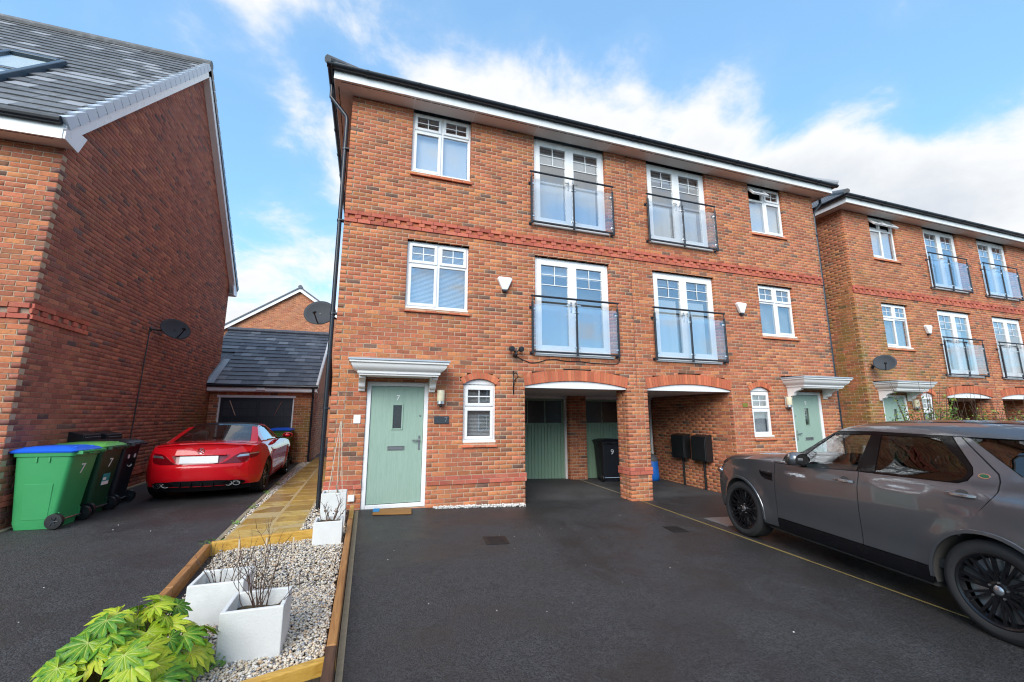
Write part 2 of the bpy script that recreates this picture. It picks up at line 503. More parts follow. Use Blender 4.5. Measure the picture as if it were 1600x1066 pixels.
def pebble_mat():
    m, N, p, o = new_mat('mixed_pebble')
    P = pos(N)
    isl = N.n('ShaderNodeNewGeometry').outputs['Random Per Island']
    c = N.ramp(isl, [(0, (.72, .64, .52)), (.17, (.64, .52, .38)), (.30, (.76, .72, .66)), (.48, (.50, .47, .44)), (.58, (.70, .56, .40)), (.69, (.30, .32, .36)), (.77, (.74, .68, .58)), (.88, (.60, .42, .26)), (.95, (.16, .17, .20))], 'CONSTANT')
    N.l(N.mix(N.math('MULTIPLY', N.noise(P, 60, 4, .6), .4), c, (.35, .31, .26)), p.inputs['Base Color'])
    p.inputs['Roughness'].default_value = .6
    return m
M['pebble'] = pebble_mat()
M['whitepebble'] = simple('white_pebble', (.74, .73, .70), .7, var=.2, scale=25)
M['concrete'] = simple('pale_fibrecement', (.70, .71, .70), .75, var=.10, scale=7, bmp=.25, bscale=70, dirt=.14)
M['soil'] = simple('dark_soil', (.07, .055, .03), .95, var=.5, scale=25, bmp=1, bscale=40)
M['twig'] = simple('brown_twig', (.085, .05, .035), .8, var=.3, scale=30)
M['cane'] = simple('pale_cane', (.55, .46, .36), .7, var=.2, scale=20)
M['edging'] = simple('concrete_edging', (.30, .25, .17), .9, var=.3, scale=12, bmp=.5, bscale=80)
M['brass'] = simple('yellowed_joint_strip', (.25, .18, .06), .75, var=.35, scale=7)
M['iron'] = simple('cast_iron_cover', (.022, .02, .02), .55, .3, var=.4, scale=60)
M['galv'] = simple('galvanised_cover', (.34, .35, .36), .42, .7, var=.2, scale=8, bmp=.2, bscale=90)

# ------------------------------------------------------------------ brickwork
CH, CL, JT = .075, .225, .012        # course height, brick length with joint, joint
Z0 = .30 - 15 * CH                   # datum of the courses
BT = np.array([(0, 0), (1, 0), (1, 1), (0, 1)])
BF = np.array([(0, 1, 2, 3), (4, 5, 1, 0), (5, 6, 2, 1), (6, 7, 3, 2), (7, 4, 0, 3), (8, 9, 5, 4), (9, 10, 6, 5), (10, 11, 7, 6), (11, 8, 4, 7)])
def brick_arrays(B, depth=.10, c=.004):
    """B: rows of u0,u1,z0,z1,proud  ->  vertices in (u,d,z) with d inwards"""
    B = np.asarray(B, float); n = len(B)
    V = np.zeros((n, 12, 3))
    u0, u1, z0, z1, pr = B.T
    for i, (a, b) in enumerate(BT):
        sa, sb = (1 if a == 0 else -1), (1 if b == 0 else -1)
        uu = np.where(a == 0, u0, u1); zz = np.where(b == 0, z0, z1)
        V[:, i] = np.stack([uu + sa * c, -pr, zz + sb * c], 1)
        V[:, 4 + i] = np.stack([uu, -pr + c, zz], 1)
        V[:, 8 + i] = np.stack([uu, np.full(n, depth), zz], 1)
    F = (BF[None] + 12 * np.arange(n)[:, None, None]).reshape(-1, 4)
    return V.reshape(-1, 3), F
def arch_geom(u0, u1, zs, rise):
    w = (u1 - u0) / 2
    Rr = (w * w + rise * rise) / (2 * rise)
    return (u0 + u1) / 2, zs + rise - Rr, Rr, math.asin(w / Rr)
class Wall:
    """a brick wall plane; map(u,d,z)->local xyz; openings rect=(u0,u1,z0,z1), arch=(u0,u1,z0,zs,rise,ring)"""
    def __init__(s, fn, u0, u1, z0, z1, rects=(), arches=(), top=None, phase=0., extra=None):
        s.fn, s.u0, s.u1, s.z0, s.z1, s.rects, s.arches, s.top, s.phase, s.extra = fn, u0, u1, z0, z1, rects, arches, top, phase, extra
    def segs(s, a, b):
        """free (u0,u1,z0,z1) stretches of the course a..b"""
        m = (a + b) / 2
        iv = []
        for (x0, x1, y0, y1) in s.rects:
            if y0 < b - .006 and y1 > a + .006:
                iv.append((x0, x1, max(a, y0), min(b, y1)))
        for (x0, x1, y0, zs, rise, ring) in s.arches:
            uc, zc, Rr, an = arch_geom(x0, x1, zs, rise)
            if m < y0: continue
            if m <= zs: iv.append((x0, x1, a, b))
            else:
                Ro = Rr + ring - .004
                if m - zc < Ro:
                    h = min(math.sqrt(Ro * Ro - (m - zc) ** 2), Ro * math.sin(an), (m - zc) * math.tan(an) if m > zs else 9)
                    h = max(h, 0)
                    iv.append((uc - h, uc + h, a, b))
        if s.extra: iv += s.extra(a, b)
        lo, hi = s.u0, s.u1
        if s.top:
            lo, hi = s.top(b)
            if hi - lo < .05: return []
        cuts = sorted({lo, hi} | {clamp(v, lo, hi) for q in iv for v in q[:2]})
        out = []
        for p, q in zip(cuts, cuts[1:]):
            if q - p < .004: continue
            c = (p + q) / 2
            za, zb = a, b
            for (x0, x1, y0, y1) in iv:
                if x0 < c < x1:
                    if y0 <= a + .001 and y1 >= b - .001: za = zb = 0
                    elif y0 <= a + .001: za = max(za, y1)
                    else: zb = min(zb, y0)
            if zb - za < .012: continue
            if out and abs(out[-1][1] - p) < 1e-6 and abs(out[-1][2] - za) < 1e-6 and abs(out[-1][3] - zb) < 1e-6:
                out[-1] = (out[-1][0], q, za, zb)
            else: out.append((p, q, za, zb))
        return out
    def lay(s):
        bricks, strips = [], []
        k0 = int(math.floor((s.z0 - Z0) / CH + .001)); k1 = int(math.ceil((s.z1 - Z0) / CH - .001))
        for k in range(k0, k1):
            a = max(Z0 + k * CH, s.z0); b = min(Z0 + (k + 1) * CH, s.z1)
            if b - a < .015: continue
            off = s.phase + (CL / 2 if k % 2 else 0)
            for (p, q, za, zb) in s.segs(a, b):
                strips.append((p, q, za, zb))
                i = math.floor((p - off) / CL)
                while off + i * CL < q - .004:
                    x0 = max(p, off + i * CL + (JT / 2)); x1 = min(q, off + (i + 1) * CL - JT / 2)
                    if off + i * CL <= p: x0 = p
                    if x1 - x0 > .02:
                        bricks.append((x0, x1, za + (JT / 2 if za <= a + 1e-6 else 0), zb - JT / 2))
                    i += 1
        return bricks, strips
def quoin(odd, lo, hi):
    """leave the corner brick of every second course to the adjoining wall"""
    def f(a, b):
        k = int(math.floor(((a + b) / 2 - Z0) / CH))
        return [(lo, hi, a, b)] if k % 2 == odd else []
    return f
def both(*fs): return lambda a, b: sum((f(a, b) for f in fs), [])
def fn_det(fn):
    o = np.array(fn(0, 0, 0)); a = np.array(fn(1, 0, 0)) - o; b = np.array(fn(0, 1, 0)) - o; c = np.array(fn(0, 0, 1)) - o
    return np.linalg.det(np.stack([a, b, c], 1)), a, b, c
BRICK_MESH = {}
def brick_mesh(mat):
    if mat.name not in BRICK_MESH:
        L = []
        for i in range(4):
            rr = random.Random(i)
            V, F = brick_arrays([(-.1075, .1075, -.0325, .0325, .0)], .09, rr.choice((.003, .004, .005)))
            V = V + np.array([[rr.uniform(-.0012, .0012) for _ in range(3)] for _ in V])
            me = bpy.data.meshes.new('brick'); me.from_pydata([tuple(v) for v in V], [], [tuple(f) for f in F]); me.materials.append(mat)
            L.append(me)
        BRICK_MESH[mat.name] = L
    return BRICK_MESH[mat.name]
def brickwork(parent, walls, mat, mortar, mx, origin, single, thick=.10, name='wall'):
    """mortar core as the part 'wall'; bricks as its children, the largest in view as objects of their own"""
    mb = MB(); cand = []; VV = []; FF = []; n = 0
    for W in walls:
        bricks, strips = W.lay()
        det, a, b, c = fn_det(W.fn)
        for (p, q, za, zb) in strips:
            v = []; f = []
            e = .0035
            for (u, d, z) in ((p + e, .006, za), (q - e, .006, za), (q - e, .006, zb), (p + e, .006, zb), (p + e, thick, za), (q - e, thick, za), (q - e, thick, zb), (p + e, thick, zb)):
                v.append(W.fn(u, d, z))
            f = [(0, 1, 2, 3), (4, 0, 3, 7), (1, 5, 6, 2), (4, 5, 1, 0), (3, 2, 6, 7), (5, 4, 7, 6)]
            if det < 0: f = [q_[::-1] for q_ in f]
            mb.add(v, f)
        rows = []
        for (x0, x1, z0, z1) in bricks:
            pr = random.uniform(-.0015, .0025)
            rec = [x0, x1, z0, z1, pr]
            done = False
            if single and x1 - x0 > .205 and z1 - z0 > .06:
                l = W.fn((x0 + x1) / 2, 0, (z0 + z1) / 2)
                wp = Vector((l[0] * mx, l[1], l[2])) + Vector(origin)
                nrm = -Vector((b[0] * mx, b[1], b[2]))
                vd = CAM - wp
                pj = project(wp)
                if pj and nrm.dot(vd) > 0 and -20 < pj[0] < 1620 and -20 < pj[1] < 1090:
                    cand.append((nrm.dot(vd.normalized()) / vd.length_squared, len(rows), W, rec, det))
            rows.append(rec)
        W.rows = rows
    cand.sort(key=lambda t: -t[0])
    chosen = cand[:single]
    wall = mb.build(name, mortar, parent, mx)
    for W in walls:
        drop = {t[1] for t in chosen if t[2] is W}
        rows = [r for i, r in enumerate(W.rows) if i not in drop]
        if not rows: continue
        V, F = brick_arrays(rows, thick - .006)
        det = fn_det(W.fn)[0]
        V = np.array([W.fn(*p) for p in V]) if False else np.stack(np.broadcast_arrays(*W.fn(V[:, 0], V[:, 1], V[:, 2])), 1)
        if mx < 0: V = V * np.array([-1, 1, 1]); det = -det
        if det < 0: F = F[:, ::-1]
        VV.append(V); FF.append(F + n); n += len(V)
    o = mesh_np('brickwork', np.concatenate(VV), np.concatenate(FF), mat, wall, kind='stuff')
    L = brick_mesh(mat)
    for (_, i, W, rec, det) in chosen:
        dt, a, b, c = fn_det(W.fn)
        A = Vector((a[0] * mx, a[1], a[2])); Bv = Vector((b[0] * mx, b[1], b[2])); Cv = Vector(c)
        if A.cross(Bv).dot(Cv) < 0: A = -A
        l = W.fn((rec[0] + rec[1]) / 2, 0, (rec[2] + rec[3]) / 2)
        bo = bpy.data.objects.new('brick', L[random.randrange(4)]); COL.objects.link(bo); bo.parent = wall
        p = Vector((l[0] * mx, l[1], l[2])) - Bv * rec[4]
        sx = (rec[1] - rec[0]) / .215
        t = R(random.uniform(-.25, .25))
        bo.matrix_local = Matrix(((A.x, Bv.x, Cv.x, p.x), (A.y, Bv.y, Cv.y, p.y), (A.z, Bv.z, Cv.z, p.z), (0, 0, 0, 1))) @ Matrix.Rotation(t, 4, 'Y') @ Matrix.Scale(sx, 4, (1, 0, 0))
    return wall
def voussoirs(parent, mx, u0, u1, zs, rise, ring, name, mat, single=True, width=.0735, y=0, fnq=None):
    uc, zc, Rr, an = arch_geom(u0, u1, zs, rise)
    Rm = Rr + ring / 2
    n = max(3, round(2 * an * Rm / width))
    base = MB()
    K = 24
    for k in range(K):
        p = []
        for t in (-an + 2 * an * k / K, -an + 2 * an * (k + 1) / K):
            for r_ in (Rr + .003, Rr + ring - .003): p.append((uc + r_ * math.sin(t), zc + r_ * math.cos(t)))
        (a, b, c, d) = p
        base.add([(a[0], y + .005, a[1]), (c[0], y + .005, c[1]), (d[0], y + .005, d[1]), (b[0], y + .005, b[1]),
                  (a[0], y + .1, a[1]), (c[0], y + .1, c[1])], [(0, 1, 2, 3), (1, 0, 4, 5)])
    arch = base.build(name, M['mortar'], parent, mx)
    allb = MB()
    for k in range(n):
        t0 = -an + 2 * an * k / n; t1 = -an + 2 * an * (k + 1) / n
        g = .0045 / Rm
        mb = MB()
        P = [(r_ * math.sin(t) + uc, r_ * math.cos(t) + zc) for t, r_ in ((t0 + g, Rr), (t1 - g, Rr), (t1 - g, Rr + ring), (t0 + g, Rr + ring))]
        pr = random.uniform(-.001, .002)
        mb.prism(P[::-1], lambda a, b, d: (a, d, b), y - .004 - pr, y + .10)
        if single: mb.build('voussoir', mat, arch, mx, fix=False)
        else: allb.add(mb.v, mb.f)
    if not single: tag(allb.build('voussoirs', mat, arch, mx), kind='stuff')
    return arch
# ------------------------------------------------------------------ house parts
def pane(parent, mx, x0, x1, y, z0, z1, mat=None, name='pane'):
    return MB().box(x0, x1, y, y + .008, z0, z1).build(name, mat or M['glass'], parent, mx)
def ring_frame(mb, x0, x1, z0, z1, t, y0, y1, tb=None):
    tb = tb or t
    mb.box(x0, x0 + t, y0, y1, z0, z1); mb.box(x1 - t, x1, y0, y1, z0, z1)
    mb.box(x0 + t, x1 - t, y0, y1, z0, z0 + tb); mb.box(x0 + t, x1 - t, y0, y1, z1 - t, z1)
def bars(parent, mx, x0, x1, z0, z1, y, nx, zs, t=.016):
    for i in range(1, nx):
        x = x0 + (x1 - x0) * i / nx
        MB().box(x - t / 2, x + t / 2, y - .006, y - .001, min(zs), z1).build('glazing_bar', M['upvc'], parent, mx)
    for z in zs:
        MB().box(x0, x1, y - .0075, y - .0005, z - t / 2, z + t / 2).build('glazing_bar', M['upvc'], parent, mx)
def window(h, mx, x0, x1, z0, z1, tr=.66, opened=(), blind='slat', topblind=0., slim=False, y=.075, det=True):
    """two-light casement window with small-paned top lights"""
    f = MB()
    t = .055
    ring_frame(f, x0, x1, z0, z1, t, y, y + .07)
    zt = z0 + (z1 - z0) * tr
    xm = (x0 + x1) / 2
    f.box(x0 + t, x1 - t, y + .001, y + .069, zt - .03, zt + .03)
    cols = [(x0 + t, x1 - t)] if slim else [(x0 + t, xm - .032), (xm + .032, x1 - t)]
    if not slim: f.box(xm - .032, xm + .032, y + .002, y + .068, z0 + t, z1 - t)
    f.box(x0 - .015, x1 + .015, y - .055, y + .03, z0 - .02, z0 + .012)          # white sub-sill
    W = f.build('window', M['upvc'], h, mx, bevel=.006)
    for i, (a, b) in enumerate(cols):
        # top light
        za, zb = zt + .03, z1 - t
        sash = .042
        op = i in opened
        if op:
            hinge = Matrix.Translation((0, y - .012, zb)) @ Matrix.Rotation(R(-38), 4, 'X') @ Matrix.Translation((0, -(y - .012), -zb))
        objs = []
        c = MB(); ring_frame(c, a - .012, b + .012, za - .012, zb + .012, sash + .012, y - .022, y + .03)
        objs.append(c.build('casement', M['upvc'], W, mx, bevel=.005))
        pa, pb, pc, pd = a + sash, b - sash, za + sash, zb - sash
        objs.append(pane(W, mx, pa, pb, y + .004, pc, pd))
        zm = (pc + pd) / 2
        if det:
            for (q0, q1, r0, r1) in (((pa + pb) / 2 - .008, (pa + pb) / 2 + .008, pc, pd), (pa, pb, zm - .008, zm + .008)):
                objs.append(MB().box(q0, q1, y - .003 - (.001 if r1 - r0 < .1 else 0), y + .002, r0, r1).build('glazing_bar', M['upvc'], W, mx))
        if op:
            for o in objs: o.matrix_local = hinge
        # lower light
        za, zb = z0 + t, zt - .03
        if i == 0 or slim:
            c = MB(); ring_frame(c, a - .012, b + .012, za - .012, zb + .012, .05, y - .022, y + .03)
            c.build('casement', M['upvc'], W, mx, bevel=.005)
            pane(W, mx, a + .038, b - .038, y + .004, za + .038, zb - .038)
        else:
            pane(W, mx, a, b, y + .02, za, zb)
    yb = y + .10
    if blind == 'slat':
        s = MB(); k = 0; z = z0 + t
        while z < z1 - t:
            s.add([(x0 + t, yb, z), (x1 - t, yb, z), (x1 - t, yb + .022, z + .018), (x0 + t, yb + .022, z + .018)], [(0, 1, 2, 3)])
            z += .025
        s.build('blind', M['blindslat'], W, mx)
    elif blind == 'roll':
        MB().box(x0 + t, x1 - t, yb, yb + .004, z0 + t, zt).build('blind', M['blind'], W, mx)
        if topblind:
            MB().box(x0 + t, x1 - t, yb, yb + .004, zt, zt + (z1 - zt) * topblind).build('blind', M['blind'], W, mx)
    return W
def tile_sill(h, mx, x0, x1, z, n):
    """sloping red tile sill below a window"""
    s = MB().box(x0 + .01, x1 - .01, .0, .10, z - .075, z - .02).build('sill', M['mortar'], h, mx)
    for k in range(n):
        a = x0 - .02 + (x1 - x0 + .04) * k / n; b = x0 - .02 + (x1 - x0 + .04) * (k + 1) / n
        MB().add([(a + .002, -.045, z - .085), (b - .002, -.045, z - .085), (b - .002, .075, z - .062), (a + .002, .075, z - .062),
                  (a + .002, -.045, z - .058), (b - .002, -.045, z - .058), (b - .002, .075, z - .022), (a + .002, .075, z - .022)],
                 [(3, 2, 1, 0), (4, 5, 6, 7), (0, 1, 5, 4), (1, 2, 6, 5), (2, 3, 7, 6), (3, 0, 4, 7)]).build('sill_tile', M['vous'], s, mx, bevel=.006)
def french_door(h, mx, x0, x1, z0, z1, y=.075, net=.6, blindtop=.14, det=True):
    f = MB(); t = .062
    ring_frame(f, x0, x1, z0 + .05, z1, t, y, y + .07, .06)
    f.box(x0 - .02, x1 + .02, y - .11, y + .05, z0, z0 + .049)
    D = f.build('french_door', M['upvc'], h, mx, bevel=.006)
    xm = (x0 + x1) / 2
    for i, (a, b) in enumerate(((x0 + t, xm), (xm, x1 - t))):
        c = MB(); za, zb = z0 + .11, z1 - t
        ring_frame(c, a - .006, b + .006 if i == 0 else b + .006, za, zb + .006, .105, y - .018 - .001 * i, y + .045, .12)
        c.build('door_leaf', M['upvc'], D, mx, bevel=.006)
        pa, pb, pc, pd = a + .1, b - .1, za + .12, zb - .1
        pane(D, mx, pa, pb, y + .012, pc, pd)
        H = pd - pc
        if det:
            bars(D, mx, pa, pb, pd - .245 * H, pd, y + .006, 2, (pd - .245 * H, pd - .115 * H))
        # lever handle with plate
        hx = (b - .05) if i == 0 else (a + .05)
        zz = z0 + 1.05
        MB().box(hx - .015, hx + .015, y - .035, y - .018, zz - .11, zz + .11).box(hx - .012 - (.10 if i == 0 else 0), hx + .012 + (.10 if i else 0), y - .065, y - .05, zz + .03, zz + .05).box(hx - .008, hx + .008, y - .06, y - .03, zz + .03, zz + .05).build('handle', M['steel'], D, mx, bevel=.003)
        yb = y + .16
        MB().box(pa - .05, pb + .05, yb, yb + .004, pd - blindtop * H, pd + .05).build('blind', M['blind'], D, mx)
        if net > 0:
            # gently pleated net curtain
            s = MB(); n = 14; v = []
            for k in range(n + 1):
                xx = pa - .04 + (pb - pa + .08) * k / n; yy = yb + .05 + (.012 if k % 2 else -.012)
                v += [(xx, yy, pc - .05), (xx, yy, pc - .05 + net * H)]
            s.add(v, [(2 * k, 2 * k + 2, 2 * k + 3, 2 * k + 1) for k in range(n)])
            s.build('net_curtain', M['bluebl'], D, mx, smooth='all')
    return D
def balustrade(h, mx, x0, x1, zb, zt, y=-.10):
    xm = (x0 + x1) / 2
    P = MB().tube([(x0 - .005, y, zt), (x1 + .005, y, zt)], .021, 10).build('balustrade', M['railing'], h, mx, smooth=True)
    MB().box(x0, x1, y - .018, y + .018, zb, zb + .035).build('bottom_rail', M['railing'], P, mx, bevel=.004)
    for x in (x0 + .025, xm, x1 - .025):
        ztop = zt - .12 if x != xm else zt - .14
        MB().box(x - .019, x + .019, y - .020, y + .020, zb - .03, ztop).build('post', M['railing'], P, mx, bevel=.005)
        MB().tube([(x, y, ztop), (x, y, zt - .015)], .009, 8).build('rail_stem', M['railing'], P, mx)
        if x != xm:
            for z in (zb + .0, zt - .22):
                MB().tube([(x, y + .02, z), (x, .0, z)], .012, 8).box(x - .03, x + .03, -.008, .001, z - .03, z + .03).build('wall_bracket', M['railing'], P, mx)
    for a, b in ((x0 + .05, xm - .025), (xm + .025, x1 - .05)):
        MB().box(a, b, y - .005, y + .005, zb + .06, zt - .17).build('glass_panel', M['balglass'], P, mx)
        for x, sgn in ((a, 1), (b, -1)):
            for z in (zb + .13, zt - .27):
                MB().box(min(x - .015 * sgn, x + .035 * sgn), max(x - .015 * sgn, x + .035 * sgn), y - .016, y + .016, z - .02, z + .02).build('glass_clamp', M['steel'], P, mx, bevel=.006)
    return P
def front_door(h, mx, x0, x1, zt, number, zb=0.0):
    f = MB(); y = .055; t = .075
    f.box(x0, x0 + t, y - .03, y + .07, zb - .03, zt); f.box(x1 - t, x1, y - .03, y + .07, zb - .03, zt)
    f.box(x0 + t, x1 - t, y - .03, y + .07, zt - t, zt); f.box(x0 + t, x1 - t, y - .03, y + .07, zb - .03, zb + .035)
    D = f.build('front_door', M['upvc'], h, mx, bevel=.007)
    a, b = x0 + t + .006, x1 - t - .006
    za, zb2 = zb + .045, zt - t - .006
    xm = (a + b) / 2
    gw, g0, g1 = .075, zb + 1.26, zb + 1.66
    l = MB()
    l.box(a, xm - gw, y - .005, y + .045, za, zb2).box(xm + gw, b, y - .005, y + .045, za, zb2)
    l.box(xm - gw, xm + gw, y - .005, y + .045, za, g0).box(xm - gw, xm + gw, y - .005, y + .045, g1, zb2)
    l.build('door_leaf', M['door'], D, mx)
    g = MB(); ring_frame(g, xm - gw - .022, xm + gw + .022, g0 - .022, g1 + .022, .026, y - .018, y + .002)
    g.build('vision_frame', M['door'], D, mx, bevel=.005)
    pane(D, mx, xm - gw, xm + gw, y + .012, g0, g1)
    MB().box(xm - gw - .1, xm + gw + .1, y + .09, y + .1, g0 - .1, g1 + .1).build('hall_wall', M['dark'], D, mx)
    zl = zb + .90
    k = MB(); ring_frame(k, xm - .14, xm + .14, zl, zl + .07, .012, y - .016, y - .004)
    k.box(xm - .126, xm + .126, y - .011, y - .004, zl + .014, zl + .056)
    k.build('letterbox', M['steel'], D, mx, bevel=.003)
    hx = b - .055
    MB().box(hx - .016, hx + .016, y - .016, y - .004, zb + .9, zb + 1.14).box(hx - .12, hx + .012, y - .055, y - .038, zb + 1.05, zb + 1.072).box(hx - .009, hx + .009, y - .045, y - .01, zb + 1.05, zb + 1.072).build('handle', M['steel'], D, mx, bevel=.003)
    MB().tube([(hx, y - .02, zb + 1.48), (hx, y - .004, zb + 1.48)], .014, 10).build('spyhole', M['steel'], D, mx)
    if number:
        text('numeral', number, .13, M['white'], D, at_front(xm * mx, y - .009, zb + 1.78))
    return D
def canopy(h, mx, x0, x1, zt=2.40):
    """flat lead-topped door hood on two scrolled brackets"""
    L = MB()
    L.frustum((x0, x1, -.60, .0, zt - .045), (x0 + .005, x1 - .005, -.595, .0, zt - .018))
    L.add([(x0 + .01, -.59, zt - .018), (x1 - .01, -.59, zt - .018), (x1 - .01, 0, zt + .02), (x0 + .01, 0, zt + .02)], [(0, 1, 2, 3)])
    C_ = L.build('canopy', M['lead'], h, mx)
    prof = [(.0, .0), (.0, -.035), (.03, -.05), (.035, -.08), (.06, -.12), (.11, -.155), (.125, -.165), (.125, -.20), (.15, -.205), (.15, -.23)]
    m = MB(); n = len(prof); v = []
    for (i, dz) in prof:
        z = zt - .046 + dz
        v += [(x0 + .02 + i, 0, z), (x0 + .02 + i, -.58 + i, z), (x1 - .02 - i, -.58 + i, z), (x1 - .02 - i, 0, z)]
    f = []
    for k in range(n - 1):
        for j in range(3): f.append((4 * k + j, 4 * k + 4 + j, 4 * k + 5 + j, 4 * k + 1 + j))
    f.append((4 * n - 4, 4 * n - 1, 4 * n - 2, 4 * n - 3))
    m.add(v, f); m.build('moulding', M['white'], C_, mx, smooth=True, angle=28)
    zb = zt - .276
    poly = [(0, zb), (-.34, zb), (-.34, zb - .04), (-.30, zb - .05), (-.22, zb - .075), (-.17, zb - .11), (-.15, zb - .16), (-.13, zb - .18), (-.09, zb - .185), (-.06, zb - .205), (-.05, zb - .235), (0, zb - .245)]
    for xc in (x0 + .22, x1 - .22):
        MB().prism(poly, lambda a, b, d: (xc + d, a, b), -.052, .052).build('bracket', M['white'], C_, mx, fix=True, bevel=.006)
    return C_
def garage_door(h, mx, x0, x1, z0, z1, y):
    """up-and-over door: vertical ribs below, a row of dark panes above"""
    f = MB(); f.box(x0 - .06, x0, y - .05, y + .05, z0 - .1, z1).box(x1, x1 + .06, y - .05, y + .05, z0 - .1, z1).box(x0 - .08, x1 + .08, y - .07, y + .05, z1, z1 + .09)
    G = f.build('garage_door', M['white'], h, mx, bevel=.006)
    zr = z0 + (z1 - z0) * .68
    MB().box(x0, x1, y + .02, y + .045, z0, z1).build('door_sheet', M['gdoor'], G, mx)
    n = 22
    for k in range(n):
        a = x0 + .02 + (x1 - x0 - .04) * k / n; b = x0 + .02 + (x1 - x0 - .04) * (k + 1) / n
        MB().box(a + .006, b - .006, y + .004, y + .0195, z0 + .05, zr).build('board', M['gdoor'], G, mx, bevel=.004)
    for k in range(4):
        a = x0 + .05 + (x1 - x0 - .1) * k / 4; b = x0 + .05 + (x1 - x0 - .1) * (k + 1) / 4
        MB().box(a + .015, b - .015, y + .012, y + .0195, zr + .05, z1 - .06).build('pane', M['gdoor_dark'], G, mx)
    MB().box(x0 + .06, x0 + .13, y - .03, y + .003, z0 + .85, z0 + .88).build('handle', M['black'], G, mx)
    return G
PT = 5.913; CLx = 3.405; PLx = 5.664; SOF = 7.394
def house(name, ox, oy, mx, label, number, single, group, near, pier, opened=(), nets=(.62, .70), tops=(.14, .20), rb=(.655, .35), pipe_y=.05, pipe_x=-.075, brick='brick', deep=9.0):
    h = empty(name, (ox, oy, 0), 0, label, 'house', group)
    org = (ox, oy, 0)
    dL, dR, zd = .554, 1.595, 2.057
    sL, sR, zs, zst = 2.216, 2.833, 1.023, 2.048
    wL, wR = 1.114, 2.277
    fL, fR = 3.636, 5.358
    zar, rise, ring = 2.045, .115, .215
    rects = [(dL, dR, -.035, zd), (wL, wR, 3.395, 4.70), (wL, wR, 6.07, 7.45), (fL, fR, 2.63, 4.70), (fL, fR, 5.345, 7.45),
             (sL, sR, zs - .02, zst)]
    band = lambda a, b: ([(0, PT - .012, a, b)] if (4.875 < (a + b) / 2 < 5.10 or .30 < (a + b) / 2 < .45) else [])
    front = Wall(lambda u, d, z: (u, d, z), 0, PT - .006, -.45, 7.42, rects, [(sL, sR, zst, zst, .105, .115), (CLx, PLx, -1, zar, rise, ring), (PLx, PT + .5, -1, zar, .001, .0)], extra=both(band, quoin(1, -1, .104), lambda a, b: quoin(1, CLx - .104, CLx)(a, b) if b < 2.04 else []))
    front.arches = front.arches[:2]
    front.rects = rects + [(PLx, PT, -1, 2.05)]
    side = Wall(lambda u, d, z: (d, u, z), .0, deep, -.3, 7.42, (), phase=.11, extra=both(quoin(0, -1, .104), lambda a, b: [(-1, .104, a, b)] if band(a, b) else []))
    inner = Wall(lambda u, d, z: (CLx - d, u, z), .0, 2.95, -.5, 2.12, (), phase=.11, extra=both(quoin(0, -1, .104), lambda a, b: [(-1, .104, a, b)] if (band(a, b) or b > 2.04) else []))
    walls = [front, inner, side]
    wall = brickwork(h, walls, M[brick], M['mortar'], mx, org, single)
    # movement joint at the party line
    if mx > 0: MB().box(PT - .0055, PT + .0055, .002, .05, 2.06, 7.42).build('joint_sealant', simple('brown_sealant', (.30, .12, .075), .8), h, mx)
    # bands of smooth red brick
    for (zb, n, nm) in ((4.875, 3, 'string_course'), (.30, 2, 'plinth_band')):
        spans = [(0, PT - .006)] if n == 3 else [(-.02, dL - .002), (dR + .002, CLx + .02)]
        core = MB()
        for a, b in spans: core.box(max(a, .0) + .004, b - .004, -.014 if n == 2 else .012, .1, zb + .002, zb + n * CH - .002)
        core = core.build(nm, M['brick'] if n == 3 else M['mortar'], h, mx)
        allb = MB()
        for a, b in spans:
            for k in range(n):
                head = n == 3 and k == 1
                stp = CL / 1.0
                x = a - (CL / 2 if (k % 2) else 0)
                while x < b:
                    p, q = max(x + .004, a), min(x + (CL if not head else .115) - .004, b)
                    if head: p, q = max(x + .004 + .06, a), min(x + .115 - .004 + .06, b)
                    if q - p > .02:
                        mb = MB().box(p, q, -.022 if n == 3 else -.02, .0105 if n == 3 else -.0145, zb + k * CH + .004, zb + (k + 1) * CH - .004)
                        if near: mb.build('band_brick', M['pink'], core, mx, bevel=.003)
                        else: allb.add(mb.v, mb.f)
                    x += CL if not head else CL
        if not near: tag(allb.build('band_bricks', M['pink'], core, mx), kind='stuff')
        if n == 3:      # recessed faces between the projecting headers
            pass
    # plinth return down the carport jamb
    # arches
    A = voussoirs(h, mx, CLx, PLx, zar, rise, ring, 'carport_arch', M['vous'], near)
    voussoirs(h, mx, sL, sR, zst, .105, .115, 'window_arch', M['vous'], near)
    uc, zc, Rr, an = arch_geom(CLx, PLx, zar, rise)
    poly = [(uc + (Rr - .004) * math.sin(-an + 2 * an * k / 20), zc + (Rr - .004) * math.cos(-an + 2 * an * k / 20)) for k in range(21)] + [(PLx - .003, zar - .035), (CLx + .003, zar - .035)]
    MB().prism(poly, lambda a, b, d: (a, d, b), .03, .06).build('arch_board', M['upvc'], h, mx, fix=True)
    uc, zc, Rr, an = arch_geom(sL, sR, zst, .105)
    poly = [(uc + (Rr - .003) * math.sin(-an + 2 * an * k / 16), zc + (Rr - .003) * math.cos(-an + 2 * an * k / 16)) for k in range(17)] + [(sR - .003, zst + .001), (sL + .003, zst + .001)]
    MB().prism(poly, lambda a, b, d: (a, d, b), .06, .12).build('arch_board', M['upvc'], h, mx, fix=True)
    # windows and doors
    window(h, mx, wL, wR, 3.415, 4.695, .655, blind='slat', det=True)
    tile_sill(h, mx, wL, wR, 3.40, 6)
    window(h, mx, wL, wR, 6.085, 7.385, .70, opened=opened, blind='roll', topblind=rb[1])
    tile_sill(h, mx, wL, wR, 6.07, 6)
    window(h, mx, sL, sR, 1.02, 2.046, .60, blind='slat', slim=True)
